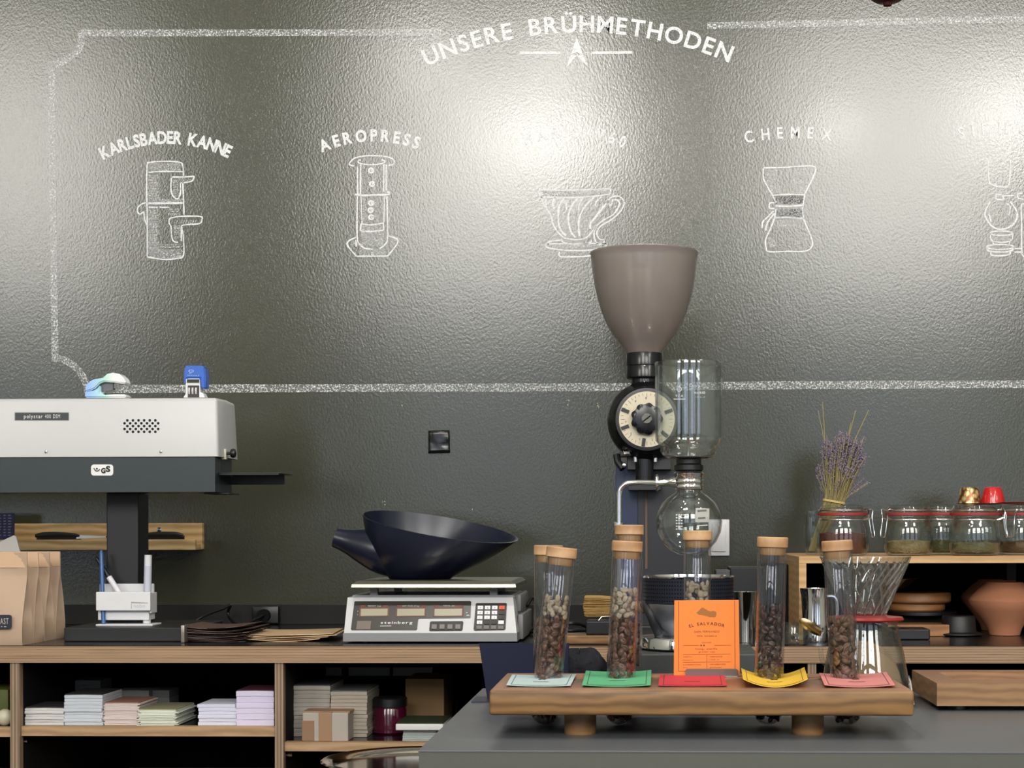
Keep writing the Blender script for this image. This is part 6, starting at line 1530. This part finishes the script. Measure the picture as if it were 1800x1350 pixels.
def cup(px, r0, r1, ytop, m, label, facets=0):
    x = at(px, 870, YC).x; H = ZZ(ytop, YC, px) - zc; r0 *= k; r1 *= k
    fn = (lambda r, a, j: r * (1 + .02 * math.cos(a * facets + j * 1.5))) if facets else None
    root = thing('espresso_cup', (x, YC, zc), label, 'cup')
    MB().lathe([(r1 * .94, .002), (r1, 0), (r1 * .98, .002), (r1 * .93, H * .3), (r1 * .85, H * .6), (r0 * 1.08, H * .86), (r0 * .96, H * .97), (r0 * .7, H), (r0 * .6, H - .001)], (x, YC, zc), 48, fn=fn).build('cup_body', m, root, smooth=60)
    return root
def gold_hammer():
    m = mat('mottled_gold_glaze', (206, 160, 90), .2, .6); nt = m.node_tree; N = nt.nodes; L = nt.links; b = N['Principled BSDF']
    v_ = N.new('ShaderNodeTexVoronoi'); v_.inputs['Scale'].default_value = 110; tc = N.new('ShaderNodeTexCoord'); L.new(tc.outputs['Object'], v_.inputs['Vector'])
    cr = N.new('ShaderNodeValToRGB'); cr.color_ramp.elements[0].color = (*lin((232, 206, 140)), 1); cr.color_ramp.elements[1].color = (*lin((120, 70, 48)), 1); cr.color_ramp.elements[0].position = .25; cr.color_ramp.elements[1].position = .65
    L.new(v_.outputs['Distance'], cr.inputs[0]); L.new(cr.outputs[0], b.inputs['Base Color']); return m
cup(1704, 15, 20.5, 856.5, gold_hammer(), 'upturned mottled gold espresso cup behind the jars')
cup(1745, 14.5, 21, 856, M_RED, 'upturned glossy red espresso cup behind the jars', 9)
o = MB().lathe([(.02, 0), (.034, .002), (.036, .0034), (.001, .0024)], (top5.x - .003, top5.y, top5.z + .0003), 40).build('saucer', M_RED); tag(o, 'thin red saucer on the jar at the right edge', 'saucer')

# faceted tumbler holding the lavender
YL = 2.915; k = YL / 3000; tx_ = at(1427, 940, YL).x; z0 = zs1 + .0004; H = ZZ(898, YL, 1427) - z0
tg = thing('glass_tumbler', (tx_, YL, z0), 'slim faceted drinking glass holding the lavender stems', 'glass')
pf = [(.001, 0), (9 * k, 0), (10 * k, .002), (12 * k, H * .35), (14.5 * k, H * .62), (13.5 * k, H * .68), (15.5 * k, H)]
fn = lambda r, a, j: r * (1 + (.07 * abs(math.cos(a * 5)) if 1 < j < 4 else 0))
g = MB().lathe(pf, (tx_, YL, z0), 60, cap1=False, fn=fn); g.lathe([(max(.001, r - .0014), h + .004 * (h < .01)) for r, h in pf], (tx_, YL, z0), 60, cap1=False)
g.build('glass_body', M_GLASSE, tg, smooth=50, fixn=False)
# lavender
lv = thing('lavender_bunch', (tx_, YL, z0 + .006), 'dried lavender bunch tied with a rubber band above the left jar', 'dried flowers')
rnd = random.Random(9); stm = MB(); hd = MB()
STEM = mat('lavender_stem', (150, 138, 92), .7, var=.15); HEAD = mat('lavender_flower', (132, 118, 146), .8, var=.35, vs=220)
ctr = at(1466, 882, YL - .01)
tall = [(1446, 707), (1504, 722), (1527, 721), (1438, 722), (1496, 742)]
for i in range(170):
    a = rnd.uniform(0, 6.28); q = math.sqrt(rnd.random())
    ox, oy = math.cos(a) * q, math.sin(a) * q
    p0 = Vector((tx_ + ox * 6 * k, YL + oy * 6 * k, z0 + .006))
    pb = Vector((ctr.x + ox * 17 * k, ctr.y + oy * 9 * k, ctr.z - ox * 3 * k))
    if i < len(tall): te = at(*tall[i], YL - .012)
    else:
        ty = rnd.triangular(748, 845, 770); spread = 1.0
        te = at(1483 + ox * (36 + (ty - 748) * .16) + rnd.uniform(-4, 4), ty + abs(ox) * 14, YL - .012 + oy * .020)
    mid = pb.lerp(te, .5) + Vector((rnd.uniform(-.002, .002), 0, .001)); mid.x = pb.x * .55 + te.x * .45
    P = smoothpath([p0, pb, mid, te], 5)
    stm.tube(P, .0006 if i >= 5 else .0008, 5)
    if i >= 5 or i == 1:
        n_ = rnd.randint(12, 20) if i >= 5 else 3; d = (te - mid).normalized(); Lh = rnd.uniform(.018, .038) if i >= 5 else .006
        for j in range(n_):
            c_ = te - d * Lh * (j / n_) ; c_ = c_ + Vector((rnd.gauss(0, .0022), rnd.gauss(0, .0022), rnd.gauss(0, .0006)))
            s_ = rnd.uniform(.0016, .0032); w_ = Vector((rnd.uniform(-1, 1), rnd.uniform(-1, 1), rnd.uniform(.2, 1.4))).normalized()
            x1_ = w_.cross(Vector((.3, .8, .1))).normalized(); y1_ = w_.cross(x1_)
            hd.add([c_ - w_ * s_ * .6, c_ + x1_ * s_ * .5, c_ + y1_ * s_ * .5, c_ - x1_ * s_ * .5, c_ - y1_ * s_ * .5, c_ + w_ * s_ * 1.1], [[0, 1, 2], [0, 2, 3], [0, 3, 4], [0, 4, 1], [5, 2, 1], [5, 3, 2], [5, 4, 3], [5, 1, 4]])
o = stm.build('stems', STEM, lv, smooth=60); o['kind'] = 'stuff'
o = hd.build('flower_heads', HEAD, lv, smooth=0); o['kind'] = 'stuff'
bd_ = MB()
for dz in (-.0008, .0010): bd_.tube([(ctr.x + 19 * k * math.cos(a), ctr.y + 10.5 * k * math.sin(a), ctr.z + dz - 3.5 * k * math.cos(a)) for a in [2 * math.pi * i / 24 for i in range(24)]], .0009, 6, closed=True)
bd_.build('rubber_band', mat('rubber_band', (206, 186, 120), .5), lv)

# under the small shelf
def disc(name, px, Y, rpx, y0, y1, m, label, cat, zb=None, prof=None):
    k = Y / 3000; x = at(px, 1050, Y).x; za = ZZ(y0, Y, px); z_b = ZZ(y1, Y, px) if zb is None else zb; r = rpx * k; h = za - z_b
    P = prof(r, h) if prof else [(r * .96, 0), (r, h * .15), (r, h * .85), (r * .97, h)]
    o = MB().lathe(P, (x, Y, z_b), 56).build(name, m); tag(o, label, cat); return za
M_WB = wood('warm_round_wood', (128, 84, 50), (176, 124, 78), (.4, .4, 1), .4, 22, 5)
YD = 2.94
zk = disc('black_tray', 1618, YD, 62, 1073, 1081, M_BLKP, 'black round tray under the stacked wooden discs', 'tray', zb=ZZ(1080, YD, 1618))
# its support: dark stand box
o = MB().box(XX(1578, YD), XX(1660, YD), YD - .03, YD + .05, ZT + .0003, ZZ(1080, YD, 1618) - .0003, bev=.002).build('black_stand', M_BLKM, smooth=0); tag(o, 'black block carrying the round tray and wooden discs', 'stand')
z2 = disc('wooden_disc', 1610, YD, 50, 1059, 1073, M_WB, 'lower, smaller wooden disc of the stacked pair under the plywood shelf', 'wooden lid', zb=zk + .0003)
disc('wooden_disc', 1613, YD, 57, 1041, 1058, M_WB, 'upper, larger wooden disc of the stacked pair under the plywood shelf', 'wooden lid', zb=z2 + .0003)
o = MB().box(XX(1570, 2.74), XX(1634, 2.74), 2.735, 2.80, ZT + .0003, ZZ(1106, 2.735, 1600), bev=.002).build('black_box', M_BLKP, smooth=0); tag(o, 'low black box on the worktop right of the glass server', 'box')
o = MB().box(XX(1560, 2.83), XX(1668, 2.83), 2.825, 2.90, ZT + .0003, ZZ(1098, 2.83, 1600), bev=.001).build('wooden_board', M_WB, smooth=0); tag(o, 'flat brown board lying behind the low black box', 'wooden board')
disc('round_cover', 1685, 2.85, 41, 1082, 1113, mat('black_lid_plastic', (30, 30, 32), .45), 'black brimmed round cover left of the terracotta vases', 'cover', zb=ZT + .0003, prof=lambda r, h: [(r * .9, 0), (r, h * .06), (r, h * .12), (r * .74, h * .2), (r * .70, h * .92), (r * .66, h)])
# smoked glass dish on a foot
YG2 = 2.93; k = YG2 / 3000; x = at(1527, 1040, YG2).x; gd = thing('glass_dish', (x, YG2, ZT), 'smoked glass footed dish behind the dripper', 'dish')
g = MB().lathe([(.03, 0), (.03, .003), (.006, .008), (.006, ZZ(1058, YG2, 1527) - ZT), (30 * k, ZZ(1048, YG2, 1527) - ZT), (70 * k, ZZ(1030, YG2, 1527) - ZT), (88 * k, ZZ(1016, YG2, 1527) - ZT), (87 * k, ZZ(1015, YG2, 1527) - ZT)], (x, YG2, ZT + .0003), 56, cap1=False)
g.build('dish_body', glass('smoked_glass', (120, 116, 124), 2.5), gd, smooth=60, fixn=False)
# terracotta vases
def vase(px, Y, label, ytop, ks=1.0):
    k = Y / 3000 * ks; x = at(px, 1060, Y).x; z0 = ZT + .0003; H = ZZ(ytop, Y, px) - z0
    P = [(25, 0), (26, .01), (29, .12), (38, .28), (53, .48), (60.5, .60), (61.5, .66), (57, .74), (44, .88), (33, .97), (31, 1.0), (29, .99), (29, .95), (38, .86), (30, .2), (1, .1)]
    o = MB().lathe([(r * k, h * H) for r, h in P], (x, Y, z0), 64, cap1=False).build('terracotta_vase', M_TERRA, smooth=28)
    tag(o, label, 'vase')
vase(1766, 2.86, 'front terracotta vase with a broad shoulder at the right edge', 1023)
vase(1752, 2.995, 'rear terracotta vase half hidden behind the front one', 1019, 1.0)
q = at(1787, 1040, 2.86 - .052)
